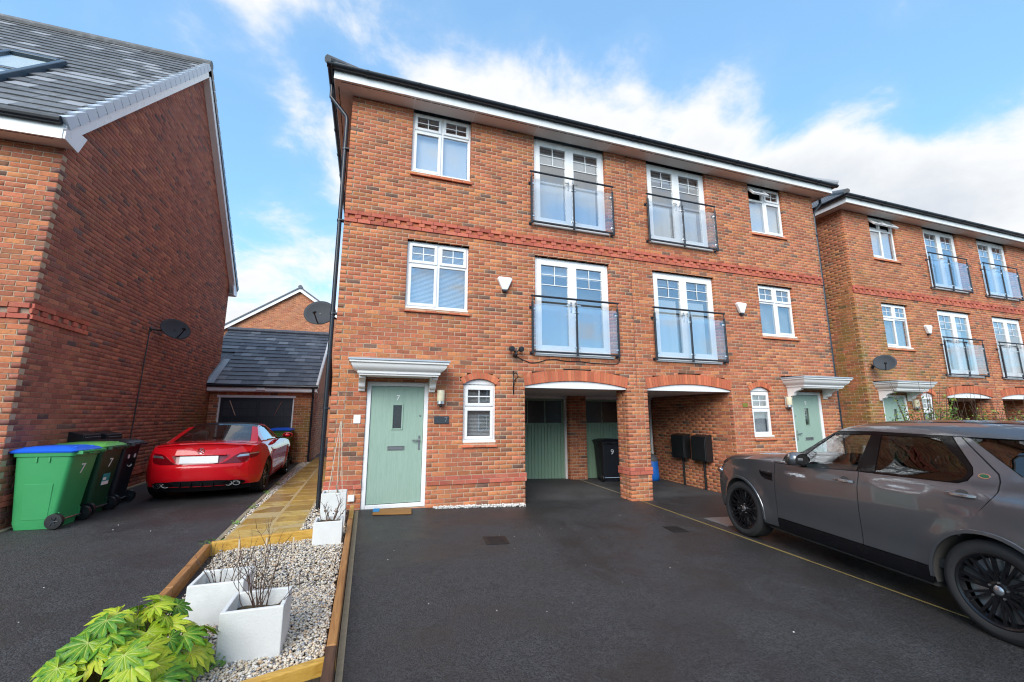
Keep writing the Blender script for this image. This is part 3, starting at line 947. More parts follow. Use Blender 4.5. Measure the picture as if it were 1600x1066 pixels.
    tile_sill(h, mx, sL, sR, 1.003, 3)
    french_door(h, mx, fL, fR, 2.632, 4.695, net=nets[0], blindtop=tops[0])
    french_door(h, mx, fL, fR, 5.347, 7.385, net=nets[1], blindtop=tops[1])
    balustrade(h, mx, 3.51, 5.475, 2.68, 3.81)
    balustrade(h, mx, 3.51, 5.475, 5.365, 6.485)
    front_door(h, mx, dL, dR, zd, number)
    canopy(h, mx, .25, 1.86)
    # carport: ceiling, back wall, garage door
    MB().box(CLx + .001, PT - .002, .075, 2.94, 2.005, 2.035).build('carport_ceiling', M['white'], h, mx)
    yb = 2.72
    bw = Wall(lambda u, d, z: (u, d + yb, z), 5.665, PT - .003, -.4, 2.004, ())
    bw2 = Wall(lambda u, d, z: (PLx + .001 + d, u, z), yb + .104, yb + .24, -.4, 2.004, ())
    brickwork(h, [bw, bw2], M[brick], M['mortar'], mx, org, 0, .10, 'garage_pier')
    garage_door(h, mx, CLx + .12, 5.60, -.06 - .034 * 4.5, 1.93, yb + .2)
    # rooms behind the glass
    MB().box(.104, PT - .01, .62, .64, 2.06, 7.3).box(.104, CLx - .104, .62, .64, -.2, 2.3).box(.104, PT - .01, .104, .62, 4.99, 5.05).box(.104, PT - .01, .104, .62, 2.3, 2.34).build('room_wall', M['plaster'], h, mx)
    MB().box(.12, CLx - .12, .8, deep, -.3, 2.3).box(.12, PT - .01, 3.0, deep, -.3, 2.3).box(.12, PT - .01, .8, deep, 2.32, 7.39).build('core', M['dark'], h, mx)
    # pier
    if pier:
        px0, px1, py1 = PLx, 2 * PT - PLx, .42
        ext = lambda a, b: [(px0 - 1, px1 + 1, a, b)] if .30 < (a + b) / 2 < .45 else []
        ext2 = lambda a, b: [(-1, 1, a, b)] if .30 < (a + b) / 2 < .45 else []
        pf = Wall(lambda u, d, z: (u, d - .001, z), px0, px1, -.45, 2.052, (), extra=both(ext, quoin(1, px0 - 1, px0 + .104), quoin(1, px1 - .104, px1 + 1)))
        pl = Wall(lambda u, d, z: (px0 + d, u, z), -.001, py1, -.45, 2.052, (), extra=both(ext2, quoin(0, -1, .101)), phase=-.005)
        pr = Wall(lambda u, d, z: (px1 - d, u, z), -.001, py1, -.45, 2.052, (), extra=both(ext2, quoin(0, -1, .101)), phase=-.005)
        P = brickwork(h, [pf, pl, pr], M[brick], M['mortar'], mx, org, 60 if near else 0, .10, 'pier')
        B_ = MB().box(px0 + .1, px1 - .1, .1, py1, -.4, 2.05).box(px0 - .005, px1 + .005, -.005, py1 + .01, .302, .448).build('pier_band', M['mortar'], h, mx)
        for k in range(2):
            z0_, z1_ = .304 + k * CH, .371 + k * CH
            xs = [px0 - .02, px0 + .21, px1 + .02] if k == 0 else [px0 - .02, px0 + .09, px0 + .315, px1 + .02]
            for a, b in zip(xs, xs[1:]): MB().box(a + .003, b - .003, -.02, .06, z0_, z1_).build('band_brick', M['pink'], B_, mx, bevel=.003)
            for a, b in ((.062, .24), (.24, py1 + .02)):
                MB().box(px0 - .02, px0 - .0055, a + .003, b - .003, z0_, z1_).build('band_brick', M['pink'], B_, mx, bevel=.003)
                MB().box(px1 + .0055, px1 + .02, a + .003, b - .003, z0_, z1_).build('band_brick', M['pink'], B_, mx, bevel=.003)
    # eaves
    ov, os_ = .345, .30
    e = MB()
    e.box(-os_ + .012, PT, -ov + .012, -.001, SOF, SOF + .02).box(-os_ + .012, -.001, -.001, deep + .3, SOF, SOF + .02)
    E = e.build('soffit', M['soffit'], h, mx)
    v = MB(); x = -os_ + .1
    while x < PT - .25:
        v.box(x, x + .165, -ov + .05, -ov + .066, SOF - .002, SOF - .0005); x += .18
    yv = -.15
    while yv < deep:
        v.box(-os_ + .05, -os_ + .066, yv, yv + .165, SOF - .002, SOF - .0005); yv += .18
    v.build('vent_strip', M['dark'], E, mx)
    j = MB()
    for x in (1.11, 2.28, 3.63, 5.36): j.box(x - .012, x + .012, -ov + .014, -.002, SOF - .004, SOF - .0007)
    j.build('joint_trim', M['white'], E, mx)
    MB().box(-os_ - .012, PT, -ov - .012, -ov + .011, SOF - .012, SOF + .185).box(-os_ - .012, -os_ + .011, -ov + .0115, deep + .3, SOF - .012, SOF + .185).build('fascia', M['upvc'], h, mx, bevel=.003)
    def gut(pts):
        # half-round channel
        m = MB(); n = 8; v = []
        r_ = .058
        pts = [Vector(p) for p in pts]
        d = (pts[1] - pts[0]).normalized(); s_ = d.cross(Vector((0, 0, 1)))
        for p in pts:
            for k in range(n + 1):
                a = math.pi * k / n
                v.append(p + s_ * math.cos(a) * r_ - Vector((0, 0, 1)) * math.sin(a) * r_)
            for k in range(n, -1, -1):
                a = math.pi * k / n
                v.append(p + s_ * math.cos(a) * (r_ - .006) - Vector((0, 0, 1)) * math.sin(a) * (r_ - .006))
        q = 2 * (n + 1)
        m.add(v, [(k, (k + 1) % q, q + (k + 1) % q, q + k) for k in range(q)])
        return m
    gz = SOF + .195
    g = gut([(-os_ - .13, -ov - .075, gz), (PT, -ov - .075, gz)])
    g2 = gut([(-os_ - .075, -ov - .13, gz), (-os_ - .075, deep + .3, gz)])
    g.add(g2.v, g2.f)
    G = g.build('gutter', M['gutter'], h, mx, smooth=True, fix=True)
    x = .25
    while x < PT:
        u = gut([(x - .03, -ov - .075, gz), (x + .03, -ov - .075, gz)])
        u.v = [(a, (b + ov + .075) * 1.16 - ov - .075, (c - gz) * 1.16 + gz) for a, b, c in u.v]
        u.box(x - .012, x + .012, -ov - .145, -ov - .013, gz - .002, gz + .006)
        u.build('gutter_clip', M['gutter'], G, mx, smooth=True); x += .93
    yv = .5
    while yv < deep:
        u = gut([(-os_ - .075, yv - .03, gz), (-os_ - .075, yv + .03, gz)])
        u.v = [((a + os_ + .075) * 1.16 - os_ - .075, b, (c - gz) * 1.16 + gz) for a, b, c in u.v]
        u.build('gutter_clip', M['gutter'], G, mx, smooth=True); yv += .93
    # downpipe with swan neck
    px = pipe_x
    pts = [(-os_ - .075, pipe_y - .02, gz - .05), (-os_ - .075, pipe_y - .02, gz - .30), (px - .02, pipe_y, SOF - .42), (px, pipe_y, SOF - .50), (px, pipe_y, -.28)]
    D = MB().tube(pts, .036, 12).build('downpipe', M['gutter'], h, mx, smooth=True)
    for z in (6.3, 4.9, 3.2, 1.6):
        MB().tube([(px, pipe_y, z - .02), (px, pipe_y, z + .02)], .045, 12).box(px, .0, pipe_y - .05, pipe_y + .05, z - .012, z + .012).build('pipe_clip', M['gutter'], D, mx)
    # hipped roof in stepped courses of tile
    ey, ex, ez = -ov - .10, -os_ - .10, SOF + .205
    ry, rz, rx = deep / 2, SOF + .205 + (deep / 2 + ov + .1) * math.tan(R(32)), deep / 2 - .1
    roof = MB(); nrow = 16
    for k in range(nrow):
        t0, t1 = k / nrow, (k + 1) / nrow
        def P(t, dz): return (ex + (rx - ex) * t, ey + (ry - ey) * t, ez + (rz - ez) * t + dz)
        a = P(t0, .03); b = P(t1, .012); a0 = P(t0, -.0)
        roof.add([a, (PT, a[1], a[2]), (PT, b[1], b[2]), b, a0, (PT, a0[1], a0[2])], [(0, 1, 2, 3), (4, 5, 1, 0)])
        y2 = lambda p: deep + .42 - (p[1] - ey)
        roof.add([(a[0], y2(a), a[2]), a, b, (b[0], y2(b), b[2]), (a0[0], y2(a0), a0[2]), a0], [(0, 1, 2, 3), (4, 5, 1, 0)])
        roof.add([(PT, y2(a), a[2]), (a[0], y2(a), a[2]), (b[0], y2(b), b[2]), (PT, y2(b), b[2])], [(0, 1, 2, 3)])
    Rf = roof.build('roof', M['tile'], h, mx)
    MB().tube([(ex - .02, ey - .02, ez + .035), (rx, ry, rz + .05)], .075, 10).build('hip_tiles', M['tile'], Rf, mx, smooth=True)
    MB().tube([(rx, ry, rz + .04), (PT, ry, rz + .04)], .10, 10).build('ridge_tiles', M['tile'], Rf, mx, smooth=True)
    return h
PAIR = 'semi detached brick houses with carports'
house('brick_house', 0, 0, 1, 'red brick three storey house with sage green door numbered 7 and white planters', '7', 300, PAIR, True, True, nets=(.0, .62), tops=(.10, .17))
house('brick_house', 2 * PT, 0, -1, 'red brick house whose green door stands behind the grey car, top casement open', '9', 300, PAIR, True, False, opened=(1,), nets=(.78, .55), tops=(.05, .10), rb=(.6, .0))
HX, HY = 13.30, .20
house('brick_house', HX, HY, 1, 'red brick house with shaded mossy side wall, satellite dish and two open top casements', '', 240, PAIR, False, True, opened=(0, 1), nets=(.8, .75), pipe_y=1.25, brick='brick_side')
house('brick_house', HX + 2 * PT, HY, -1, 'far half of the brick pair beyond the mossy side wall', '', 0, PAIR, False, False)
# ------------------------------------------------------------------ ground
xs = [-400, -60, 0, 16, 60, 400]; ys = [-400, -60, -8, 0, 4, 60, 400]
g = MB(); v = [(x, y, zg(x, y)) for y in ys for x in xs]
nx = len(xs)
g.add(v, [(j * nx + i, j * nx + i + 1, (j + 1) * nx + i + 1, (j + 1) * nx + i) for j in range(len(ys) - 1) for i in range(nx - 1)])
tag(g.build('ground', M['tarmac']), kind='structure')

# ------------------------------------------------------------------ left house (gable towards the drive)
LX, LY0, LY1, LE = -3.86, -.16, 7.82, 5.37
RY, RZ = 3.83, 10.30
TAN = (RZ - 5.60) / (RY + .45)
def roof_z(y): return 5.60 + (y + .45) * TAN if y < RY else 5.60 + (2 * RY + .45 - y) * TAN
L = empty('gable_house', (LX, LY0, 0), 0, 'tall brick house with grey tiled roof, its blank gable beside the red car', 'house')
lo = (LX, LY0, 0)
HW = LY1 - LY0
def gtop(z):
    zz = z + .10
    if zz < roof_z(LY0): return (0., HW)
    y = -.45 + (zz - 5.60) / TAN
    return (y - LY0, 2 * RY - y - LY0)
lband = lambda a, b: ([(-9, 1.25, a, b)] if 2.80 < (a + b) / 2 < 3.02 else [])
lband2 = lambda a, b: ([(-9, 9, a, b)] if 2.80 < (a + b) / 2 < 3.02 else [])
gw = Wall(lambda u, d, z: (-d, u, z), 0, HW, -.3, RZ - .12, (), top=gtop, extra=both(lambda a, b: lband(a, b) + ([(-1, HW + 1, a, b)] if .30 < (a + b) / 2 < .45 else []), lambda a, b: quoin(0, -1, .104)(a, b) if b < LE else []), phase=.05)
fw_ = Wall(lambda u, d, z: (u, d, z), -6.2, .0, -.3, LE, [(-5.3, -4.1, 3.4, 4.7), (-5.3, -4.1, .9, 2.2)], extra=both(lambda a, b: lband2(a, b) + ([(-9, 1, a, b)] if .30 < (a + b) / 2 < .45 else []), quoin(1, -.104, 1)))
gw.u0 = 0.0
brickwork(L, [gw], M['brick_left_shaded'], M['mortar_left_shaded'], 1, lo, 220)  # gable brick and mortar carry its shade in their colour
brickwork(L, [fw_], M['brick'], M['mortar'], 1, lo, 80, name='front_wall')
bz = Z0 + round((2.81 - Z0) / CH) * CH
for (zb, n, nm, ext) in ((bz, 3, 'string_course', 1.25), (.30, 2, 'plinth_band', HW)):
    core = MB().box(-.1, -.012, .012, ext, zb + .002, zb + n * CH - .002).box(-6.2, -.1, .012, .1, zb + .002, zb + n * CH - .002).build(nm, M['mortar_left_shaded'], L)
    for k in range(n):
        head = n == 3 and k == 1
        # gable return
        y = -(.11 if k % 2 else 0)
        while y < ext:
            p, q = (max(y + .004, -.022), min(y + CL - .004, ext)) if not head else (max(y + .07, -.022), min(y + .18, ext))
            if y < 0 and head: p, q = -.022, .10
            if q - p > .02: MB().box(-.0125, .022, p, q, zb + k * CH + .004, zb + (k + 1) * CH - .004).build('band_brick', M['pink'], core, bevel=.003)
            y += CL
        x = -.0155 - (.0 if not k % 2 else .11)
        while x > -3.2:
            p, q = (x - CL + .004, x - .004) if not head else (x - .115, x - .004)
            MB().box(p, q, -.022, .0115, zb + k * CH + .004, zb + (k + 1) * CH - .004).build('band_brick', M['pink'], core, bevel=.003)
            x -= CL
MB().box(-6.2, -.13, .35, HW, -.3, 5.5).build('core', M['dark'], L)
MB().prism([(.2, 5.3), (HW - .2, 5.3), (RY - LY0, RZ - .5)], lambda a, b, d: (d, a, b), -6.2, -.13).build('loft', M['dark'], L, fix=True)
window(L, 1, -5.3, -4.1, 3.415, 4.695, .655); window(L, 1, -5.3, -4.1, .915, 2.195, .655)
# roof: verge at local x=.16
VX = .16
sl_len = math.hypot(RY + .45, RZ - 5.60)
SY, SZ = (RY + .45) / sl_len, (RZ - 5.60) / sl_len
def rp(u, s, n):      # u along x (local), s up the slope, n normal to it
    return (u, -.45 - LY0 + s * SY - n * SZ, 5.60 + s * SZ + n * SY)
base = MB().add([rp(-7.5, 0, 0), rp(VX - .02, 0, 0), rp(VX - .02, sl_len, 0), rp(-7.5, sl_len, 0)], [(0, 1, 2, 3)])
bk = lambda p: (p[0], 2 * (RY - LY0) - p[1], p[2])
base.add([bk(rp(VX - .02, 0, .03)), bk(rp(-7.5, 0, .03)), bk(rp(-7.5, sl_len, .03)), bk(rp(VX - .02, sl_len, .03))], [(0, 1, 2, 3)])
ROOF = base.build('roof', M['tile'], L)
rows = 24; gauge = sl_len / rows; tw = .30
cand = []
sky_rects = [(-2.16, -1.32, .9, 3.28), (-3.13, -2.29, .9, 3.28)]
def roof_tiles(ROOF, rp, rows, gauge, tw, u0, u1, mat, single, org, holes=()):
    tm = []
    for i in range(3):
        rr = random.Random(i + 20)
        a, b, t = 0, tw - .004, .022
        j = lambda: rr.uniform(-.002, .002)
        V = [(a, 0, .012 + t + j()), (b, 0, .012 + t + j()), (b, gauge + .03, t * .6), (a, gauge + .03, t * .6), (a, 0, .004), (b, 0, .004), (b, gauge + .03, -.002), (a, gauge + .03, -.002)]
        F = [(0, 1, 2, 3), (4, 5, 1, 0)[::1], (1, 5, 6, 2), (4, 0, 3, 7)]
        me = bpy.data.meshes.new('tile'); me.from_pydata(V, [], F); me.materials.append(mat); tm.append(me)
    o_ = Vector(rp(0, 0, 0)); X = Vector(rp(1, 0, 0)) - o_; S = Vector(rp(0, 1, 0)) - o_; Nn = Vector(rp(0, 0, 1)) - o_
    cells = []
    for r in range(rows):
        u = u1 - (tw / 2 if r % 2 else 0)
        first = True
        while u > u0:
            a, b = max(u - tw, u0), u
            if r % 2 and first: b = u1; a = u1 - tw / 2
            if r % 2 and first: u = u1 - tw / 2 + 0
            else: u -= tw
            first = False
            s = r * gauge; cu = (a + b) / 2
            if any(h[0] - .02 < cu < h[1] + .02 and h[2] - .1 < s + gauge / 2 < h[3] + .05 for h in holes): continue
            p = Vector(rp(a, s, 0)); wp = p + Vector(org)
            pj = project(wp); sc_ = 0
            if pj and -60 < pj[0] < 1660 and -40 < pj[1] < 1100: sc_ = Nn.dot((CAM - wp).normalized()) / (CAM - wp).length_squared
            cells.append((sc_, a, b, s))
    cells.sort(key=lambda t: -t[0])
    VV, FF, n = [], [], 0
    for i, (s_, a, b, s) in enumerate(cells):
        me = tm[random.randrange(3)]
        p = Vector(rp(a, s, random.uniform(0, .004)))
        mt = Matrix(((X.x, S.x, Nn.x, p.x), (X.y, S.y, Nn.y, p.y), (X.z, S.z, Nn.z, p.z), (0, 0, 0, 1))) @ Matrix.Scale((b - a) / tw, 4, (1, 0, 0))
        if s_ > 0 and i < single:
            o = bpy.data.objects.new('tile', me); COL.objects.link(o); o.parent = ROOF; o.matrix_local = mt
        else:
            VV += [tuple(mt @ vv.co) for vv in me.vertices]; FF += [tuple(k + n for k in pl.vertices) for pl in me.polygons]; n += 8
    if FF: mesh_np('tiles', VV, FF, mat, ROOF, kind='stuff')
roof_tiles(ROOF, rp, rows, gauge, tw, -7.4, VX - .03, M['tile'], 300, lo, sky_rects)
for r in range(rows):      # interlocking dry-verge caps
    s0 = r * gauge
    m = MB(); V = []
    for (s, n_, dr) in ((s0 - .035, .080, .17), (s0 + gauge - .05, .045, .12)):
        V += [rp(VX - .10, s, n_), rp(VX + .012, s, n_ + .006), rp(VX + .018, s, n_ - dr), rp(VX - .005, s, n_ - dr)]
    m.add(V, [(0, 1, 5, 4), (1, 2, 6, 5), (2, 3, 7, 6), (0, 3, 2, 1), (4, 5, 6, 7)])
    m.build('verge_cap', M['verge'], ROOF)
    m2 = MB(); m2.v = [bk(p) for p in m.v]; m2.f = [f[::-1] for f in m.f]
    m2.build('verge_cap', M['gutter'], ROOF)
MB().tube([rp(-7.4, sl_len, .02), rp(VX + .02, sl_len, .02)], .11, 10).build('ridge_tiles', M['tile'], ROOF, smooth=True)
vb = MB()
vb.add([rp(VX - .02, 0, .02), rp(VX + .004, 0, .02), rp(VX + .004, 0, -.08), rp(VX - .02, sl_len, .02), rp(VX + .004, sl_len, .02), rp(VX + .004, sl_len, -.08)], [(0, 1, 4, 3), (1, 2, 5, 4)])
vb.build('verge_batten', M['black'], ROOF)
# barge boards and boxed eave
for back in (0, 1):
    q = (lambda p: bk(p)) if back else (lambda p: p)
    m = MB(); V = []
    for s in (-.1, sl_len + .02):
        V += [q(rp(VX - .035, s, -.06)), q(rp(VX - .005, s, -.06)), q(rp(VX - .005, s, -.22)), q(rp(VX - .035, s, -.22))]
    m.add(V, [(0, 1, 5, 4), (1, 2, 6, 5), (2, 3, 7, 6), (3, 0, 4, 7), (3, 2, 1, 0), (4, 5, 6, 7)])
    m.build('barge_board', M['upvc'], L, fix=True)
    m = MB(); V = []
    for s in (-.1, sl_len): V += [q(rp(VX - .036, s, -.212)), q(rp(-.02, s, -.212)), q(rp(-.02, s, -.195)), q(rp(VX - .036, s, -.195))]
    m.add(V, [(0, 1, 5, 4), (1, 2, 6, 5), (2, 3, 7, 6), (3, 0, 4, 7)])
    m.build('verge_soffit', M['soffit'], L, fix=True)
    ye = -.29 if not back else HW + .29
    y0, y1 = (ye, 0) if not back else (HW, ye)
    poly = [(ye, LE - .02), (ye, LE + .22), ((.16 if not back else HW - .16), LE + .26), ((.02 if not back else HW - .02), LE - .05)]
    MB().prism(poly, lambda a, b, d: (d, a, b), VX - .034, VX - .006).build('eave_box_end', M['upvc'], L, fix=True)
    MB().box(-7.4, VX - .036, y0 - (.0 if back else 0), y1, LE - .02, LE).build('soffit', M['soffit'], L)
    MB().box(-7.4, VX - .0365, ye - .012, ye + .012, LE - .03, LE + .20).build('fascia', M['upvc'], L)
    MB().tube([(-7.4, ye + (-.07 if not back else .07), LE + .215), (VX - .04, ye + (-.07 if not back else .07), LE + .215)], .055, 10).build('gutter', M['gutter'], L, smooth=True)
vs = MB(); x = -3.4
while x < -.1: vs.box(x, x + .16, -.25, -.235, LE - .0225, LE - .0205); x += .18
vs.build('vent_strip', M['dark'], L)
# roof windows
for (a, b, s0, s1) in sky_rects:
    f = MB()
    for (p, q_, c, d, n0, n1) in ((a, a + .09, s0, s1, .0, .10), (b - .09, b, s0, s1, .0, .10), (a + .09, b - .09, s1 - .12, s1, .0, .11), (a + .09, b - .09, s0, s0 + .07, .0, .07), (a + .09, b - .09, (s0 + s1) / 2 - .04, (s0 + s1) / 2 + .04, .02, .08)):
        V = [rp(*t) for t in ((p, c, n0), (q_, c, n0), (q_, d, n0), (p, d, n0), (p, c, n1), (q_, c, n1), (q_, d, n1), (p, d, n1))]
        f.add(V, [(3, 2, 1, 0), (4, 5, 6, 7), (0, 1, 5, 4), (1, 2, 6, 5), (2, 3, 7, 6), (3, 0, 4, 7)])
    RW = f.build('roof_window', simple('blue_grey_flashing', (.045, .075, .11), .4), L, bevel=.008)
    for (c, d) in ((s0 + .07, (s0 + s1) / 2 - .04), ((s0 + s1) / 2 + .04, s1 - .12)):
        MB().add([rp(a + .09, c, .065), rp(b - .09, c, .065), rp(b - .09, d, .065), rp(a + .09, d, .065)], [(0, 1, 2, 3)]).build('pane', M['roofglass'], RW)
        MB().add([rp(a + .09, c, .03), rp(b - .09, c, .03), rp(b - .09, d, .03), rp(a + .09, d, .03)], [(0, 1, 2, 3)]).build('blind', simple('cream_blind', (.72, .74, .68), .7), RW)

# ------------------------------------------------------------------ garage at the end of the drive
GY = 7.2
gz0 = zg(-2, GY)
Gg = empty('brick_garage', (-3.86, GY, gz0), 0, 'small brick garage with black door and tiled roof behind the red car', 'garage')
go = (-3.86, GY, gz0)
GW = 2.80
gf = Wall(lambda u, d, z: (u, d, z), 0, GW, -.1, 2.14, [(.24, 2.27, -1, 1.96)], extra=quoin(1, GW - .104, GW + 1))
gs = Wall(lambda u, d, z: (GW - d, u, z), .0, 6.0, -.1, 2.3, (), extra=lambda a, b: quoin(0, -1, .104)(a, b) if b < 2.14 else [(-1, .104, a, b)])
brickwork(Gg, [gf, gs], M['brick_garage'], M['mortar'], 1, go, 120)
MB().box(.12, GW - .12, .25, 6, -.1, 2.2).build('core', M['dark'], Gg)
f = MB().box(.24, .28, .03, .1, -.05, 1.96).box(2.23, 2.27, .03, .1, -.05, 1.96).box(.2, 2.31, -.012, .1, 1.95, 2.02)
GD = f.build('garage_door', M['white'], Gg)
MB().box(.28, 2.23, .085, .11, -.03, 1.95).build('door_sheet', M['blackdoor'], GD)
for k in range(24):
    a = .30 + 1.90 * k / 24
    MB().box(a + .004, a + 1.90 / 24 - .004, .068, .0845, .05, 1.33).build('board', M['blackdoor'], GD)
for k in range(8):
    a = .36 + (.88 / 4) * (k % 4) + (.96 if k >= 4 else 0)
    for j in range(2):
        MB().box(a + .008, a + .212, .074, .0845, 1.40 + .23 * j, 1.61 + .23 * j).build('pane', simple('grey_garage_pane', (.045, .047, .055), .45, var=.3, spec=.3) if k == 0 and j == 0 else bpy.data.materials['grey_garage_pane'], GD)
for x in (.62, 1.82):
    MB().tube([(x - .1 if x < 1 else x + .1, .06, 1.86), (x + .08 if x < 1 else x - .08, .06, 1.42)], .012, 6).build('stay', M['steel'], GD)
MB().box(-.02, GW + .13, -.28, -.25, 2.14, 2.28).box(-.02, GW + .13, -.25, 0, 2.12, 2.14).build('fascia', M['upvc'], Gg)
MB().tube([(-.02, -.32, 2.29), (GW + .16, -.32, 2.29)], .05, 10).build('gutter', M['gutter'], Gg, smooth=True)
MB().tube([(GW + .02, -.32, 2.26), (GW + .02, -.32, 2.12), (GW + .0, -.06, 1.98), (GW + .0, -.05, 0)], .034, 10).build('downpipe', M['gutter'], Gg, smooth=True)
MB().box(1.25, 1.5, -.33, -.281, 2.15, 2.25).build('flood_lamp', M['white'], Gg, bevel=.02)
gsl = math.hypot(3.33, 2.20); gsy, gsz = 3.33 / gsl, 2.20 / gsl
def grp(u, s, n): return (u, -.33 + s * gsy - n * gsz, 2.31 + s * gsz + n * gsy)
GR = MB().add([grp(0, 0, 0), grp(GW + .14, 0, 0), grp(GW + .14, gsl, 0), grp(-.55, gsl, 0), grp(-.55, 1.7, 0), grp(0, .9, 0)], [(0, 1, 2, 3, 4, 5)]).add([grp(GW + .14, gsl, 0), (GW + .14, 6.3, 2.3), (-.55, 6.3, 2.3), grp(-.55, gsl, 0)], [(0, 1, 2, 3)]).build('roof', M['tile_g'], Gg)
roof_tiles(GR, grp, 15, gsl / 15, .30, .16, GW + .13, M['tile_g'], 300, go)
lg = MB()
for r in range(8, 15):
    s = r * gsl / 15
    lg.add([grp(-.5, s, .035), grp(.16, s, .035), grp(.16, s + gsl / 15, .018), grp(-.5, s + gsl / 15, .018)], [(0, 1, 2, 3)])
lg.build('tiles', M['tile_g'], GR)
MB().tube([grp(-.55, gsl, .03), grp(GW + .15, gsl, .03)], .10, 8).build('ridge_tiles', M['tile_g'], GR, smooth=True)
MB().add([grp(.002, 0, .05), grp(.17, 0, .05), grp(.17, 1.55, .05), grp(.002, 1.55, .05), (.012, -.3, 2.52), (.012, .9, 3.3)], [(0, 1, 2, 3), (0, 3, 5, 4)]).build('lead_flashing', M['lead'], GR)
for r in range(15):
    s = r * gsl / 15
    MB().add([grp(GW + .09, s, .05), grp(GW + .15, s, .05), grp(GW + .155, s, -.06), grp(GW + .09, s + gsl / 15, .045), grp(GW + .15, s + gsl / 15, .045), grp(GW + .155, s + gsl / 15, -.06)], [(0, 1, 4, 3), (1, 2, 5, 4), (0, 2, 1)]).build('verge_cap', M['white'], GR)
MB().prism([(0, 2.25), (3.0, 4.45), (6.2, 2.25)], lambda a, b, d: (d, a, b), GW - .1, GW - .002).build('side_gable', M['brick_garage'], Gg, fix=True)

# ------------------------------------------------------------------ house far behind, gable to us
FY = 24
Fh = empty('far_house', (-4.25, FY, 0), 0, 'orange brick gable end rising behind the garage roof', 'house')
hw, fe, fa = 5.2, 6.45, 10.05
ft = lambda z: (-hw, hw) if z < fe else (-(fa - z) / (fa - fe) * hw, (fa - z) / (fa - fe) * hw)
brickwork(Fh, [Wall(lambda u, d, z: (u, d, z), -hw, hw, 2.0, fa - .05, (), top=ft)], M['far_brick'], M['mortar'], 1, (-4.25, FY, 0), 0)
MB().prism([(-hw, 0), (hw, 0), (hw, fe), (0, fa - .1), (-hw, fe)], lambda a, b, d: (a, d, b), .11, 9).build('core', M['far_brick'], Fh, fix=True)
for sx in (-1, 1):
    q = lambda u, z, y: (sx * u, y, z)
    k = (fa - fe) / hw
    MB().add([q(hw + .4, fe - .4 * k + .12, -.25), q(0, fa + .12, -.25), q(0, fa + .12, 9), q(hw + .4, fe - .4 * k + .12, 9), q(hw + .4, fe - .4 * k + .22, -.25), q(0, fa + .22, -.25), q(0, fa + .22, 9), q(hw + .4, fe - .4 * k + .22, 9)], [(0, 1, 2, 3), (4, 5, 6, 7), (0, 1, 5, 4), (3, 2, 6, 7), (0, 3, 7, 4)]).build('roof', M['tile_g'], Fh, fix=True)
    MB().add([q(hw + .4, fe - .4 * k - .12, -.2), q(0, fa - .12, -.2), q(0, fa + .118, -.2), q(hw + .4, fe - .4 * k + .118, -.2), q(hw + .4, fe - .4 * k - .12, -.16), q(0, fa - .12, -.16), q(0, fa + .118, -.16), q(hw + .4, fe - .4 * k + .118, -.16)], [(0, 1, 2, 3), (4, 5, 6, 7), (0, 1, 5, 4), (3, 2, 6, 7), (0, 3, 7, 4)]).build('barge_board', M['upvc'], Fh, fix=True)
MB().tube([(0, -.27, fa + .2), (0, 9, fa + .2)], .14, 8).build('ridge_tiles', M['tile_g'], Fh, smooth=True)

# ------------------------------------------------------------------ path, edgings, gravel
def slab_box(mb, pts, h0, h1):
    """box on the ground from four xy corners"""
    v = [(x, y, zg(x, y) + h0) for x, y in pts] + [(x, y, zg(x, y) + h1) for x, y in pts]
    mb.add(v, [(3, 2, 1, 0), (4, 5, 6, 7), (0, 1, 5, 4), (1, 2, 6, 5), (2, 3, 7, 6), (3, 0, 4, 7)])
    return mb
pm = MB()
for (ya, yb, yc, xa, xb) in ((-1.58, -1.42, 0, -1.0, -.99), (0, 0, 4, -.99, -.96), (4, 4, 8.6, -.96, -.92)):
    slab_box(pm, [(xa, ya), (-.16, yb), (-.16, yc), (xb, yc)], -.05, .030)
pth = tag(pm.build('path', M['joint']), kind='structure')
yy = -1.40; k = 0
while yy < 8.3:
    d = .29 if k % 2 else .44
    if k % 3 == 2: d = .36
    for (a, b) in ((-.985, -.585), (-.565, -.175)):
        ya, yb = yy + .012, yy + d - .012
        if k == 0: ya = -1.40 + (0 if a > -.7 else -.06)
        j = [random.uniform(-.004, .004) for _ in range(4)]
        mb = MB(); pts = [(a + .008, ya), (b - .008, ya), (b - .008, yb), (a + .008, yb)]
        v = [(x, y, zg(x, y) + .0) for x, y in pts] + [(x, y, zg(x, y) + .032 + q) for (x, y), q in zip(pts, j)]
        mb.add(v, [(4, 5, 6, 7), (0, 1, 5, 4), (1, 2, 6, 5), (2, 3, 7, 6), (3, 0, 4, 7)])
        mb.build('paving_slab', M['paver'], pth, bevel=.008)
    yy += d; k += 1
def timber(name, x0, y0, x1, y1, t, h, mat, label, base=-.06):
    a, b = Vector((x0, y0, 0)), Vector((x1, y1, 0)); n = (b - a).normalized().cross(Vector((0, 0, 1))) * t
    o = slab_box(MB(), [(x0, y0), (x1, y1), (x1 - n.x, y1 - n.y), (x0 - n.x, y0 - n.y)], base, h).build(name, mat, fix=True, bevel=.008, segs=2)
    return tag(o, label, 'edging', 'timber sleepers edging the gravel bed')
timber('timber_sleeper', .47, -4.32, .47, -1.02, .062, .13, M['sleeper'], 'long brown sleeper between the gravel bed and the bare tarmac')
timber('timber_sleeper', .47, -1.01, .47, -.16, .062, .11, M['sleeper_y'], 'short yellow sleeper beside the tall white planter at the door')
timber('timber_sleeper', -.985, -1.80, .03, -1.575, .055, .14, M['sleeper_y'], 'bright golden sleeper across the end of the stone path')
timber('timber_sleeper', -.90, -3.0, -.985, -1.80, .06, .13, M['sleeper'], 'brown sleeper beside the red car drive, its end meeting the golden one')
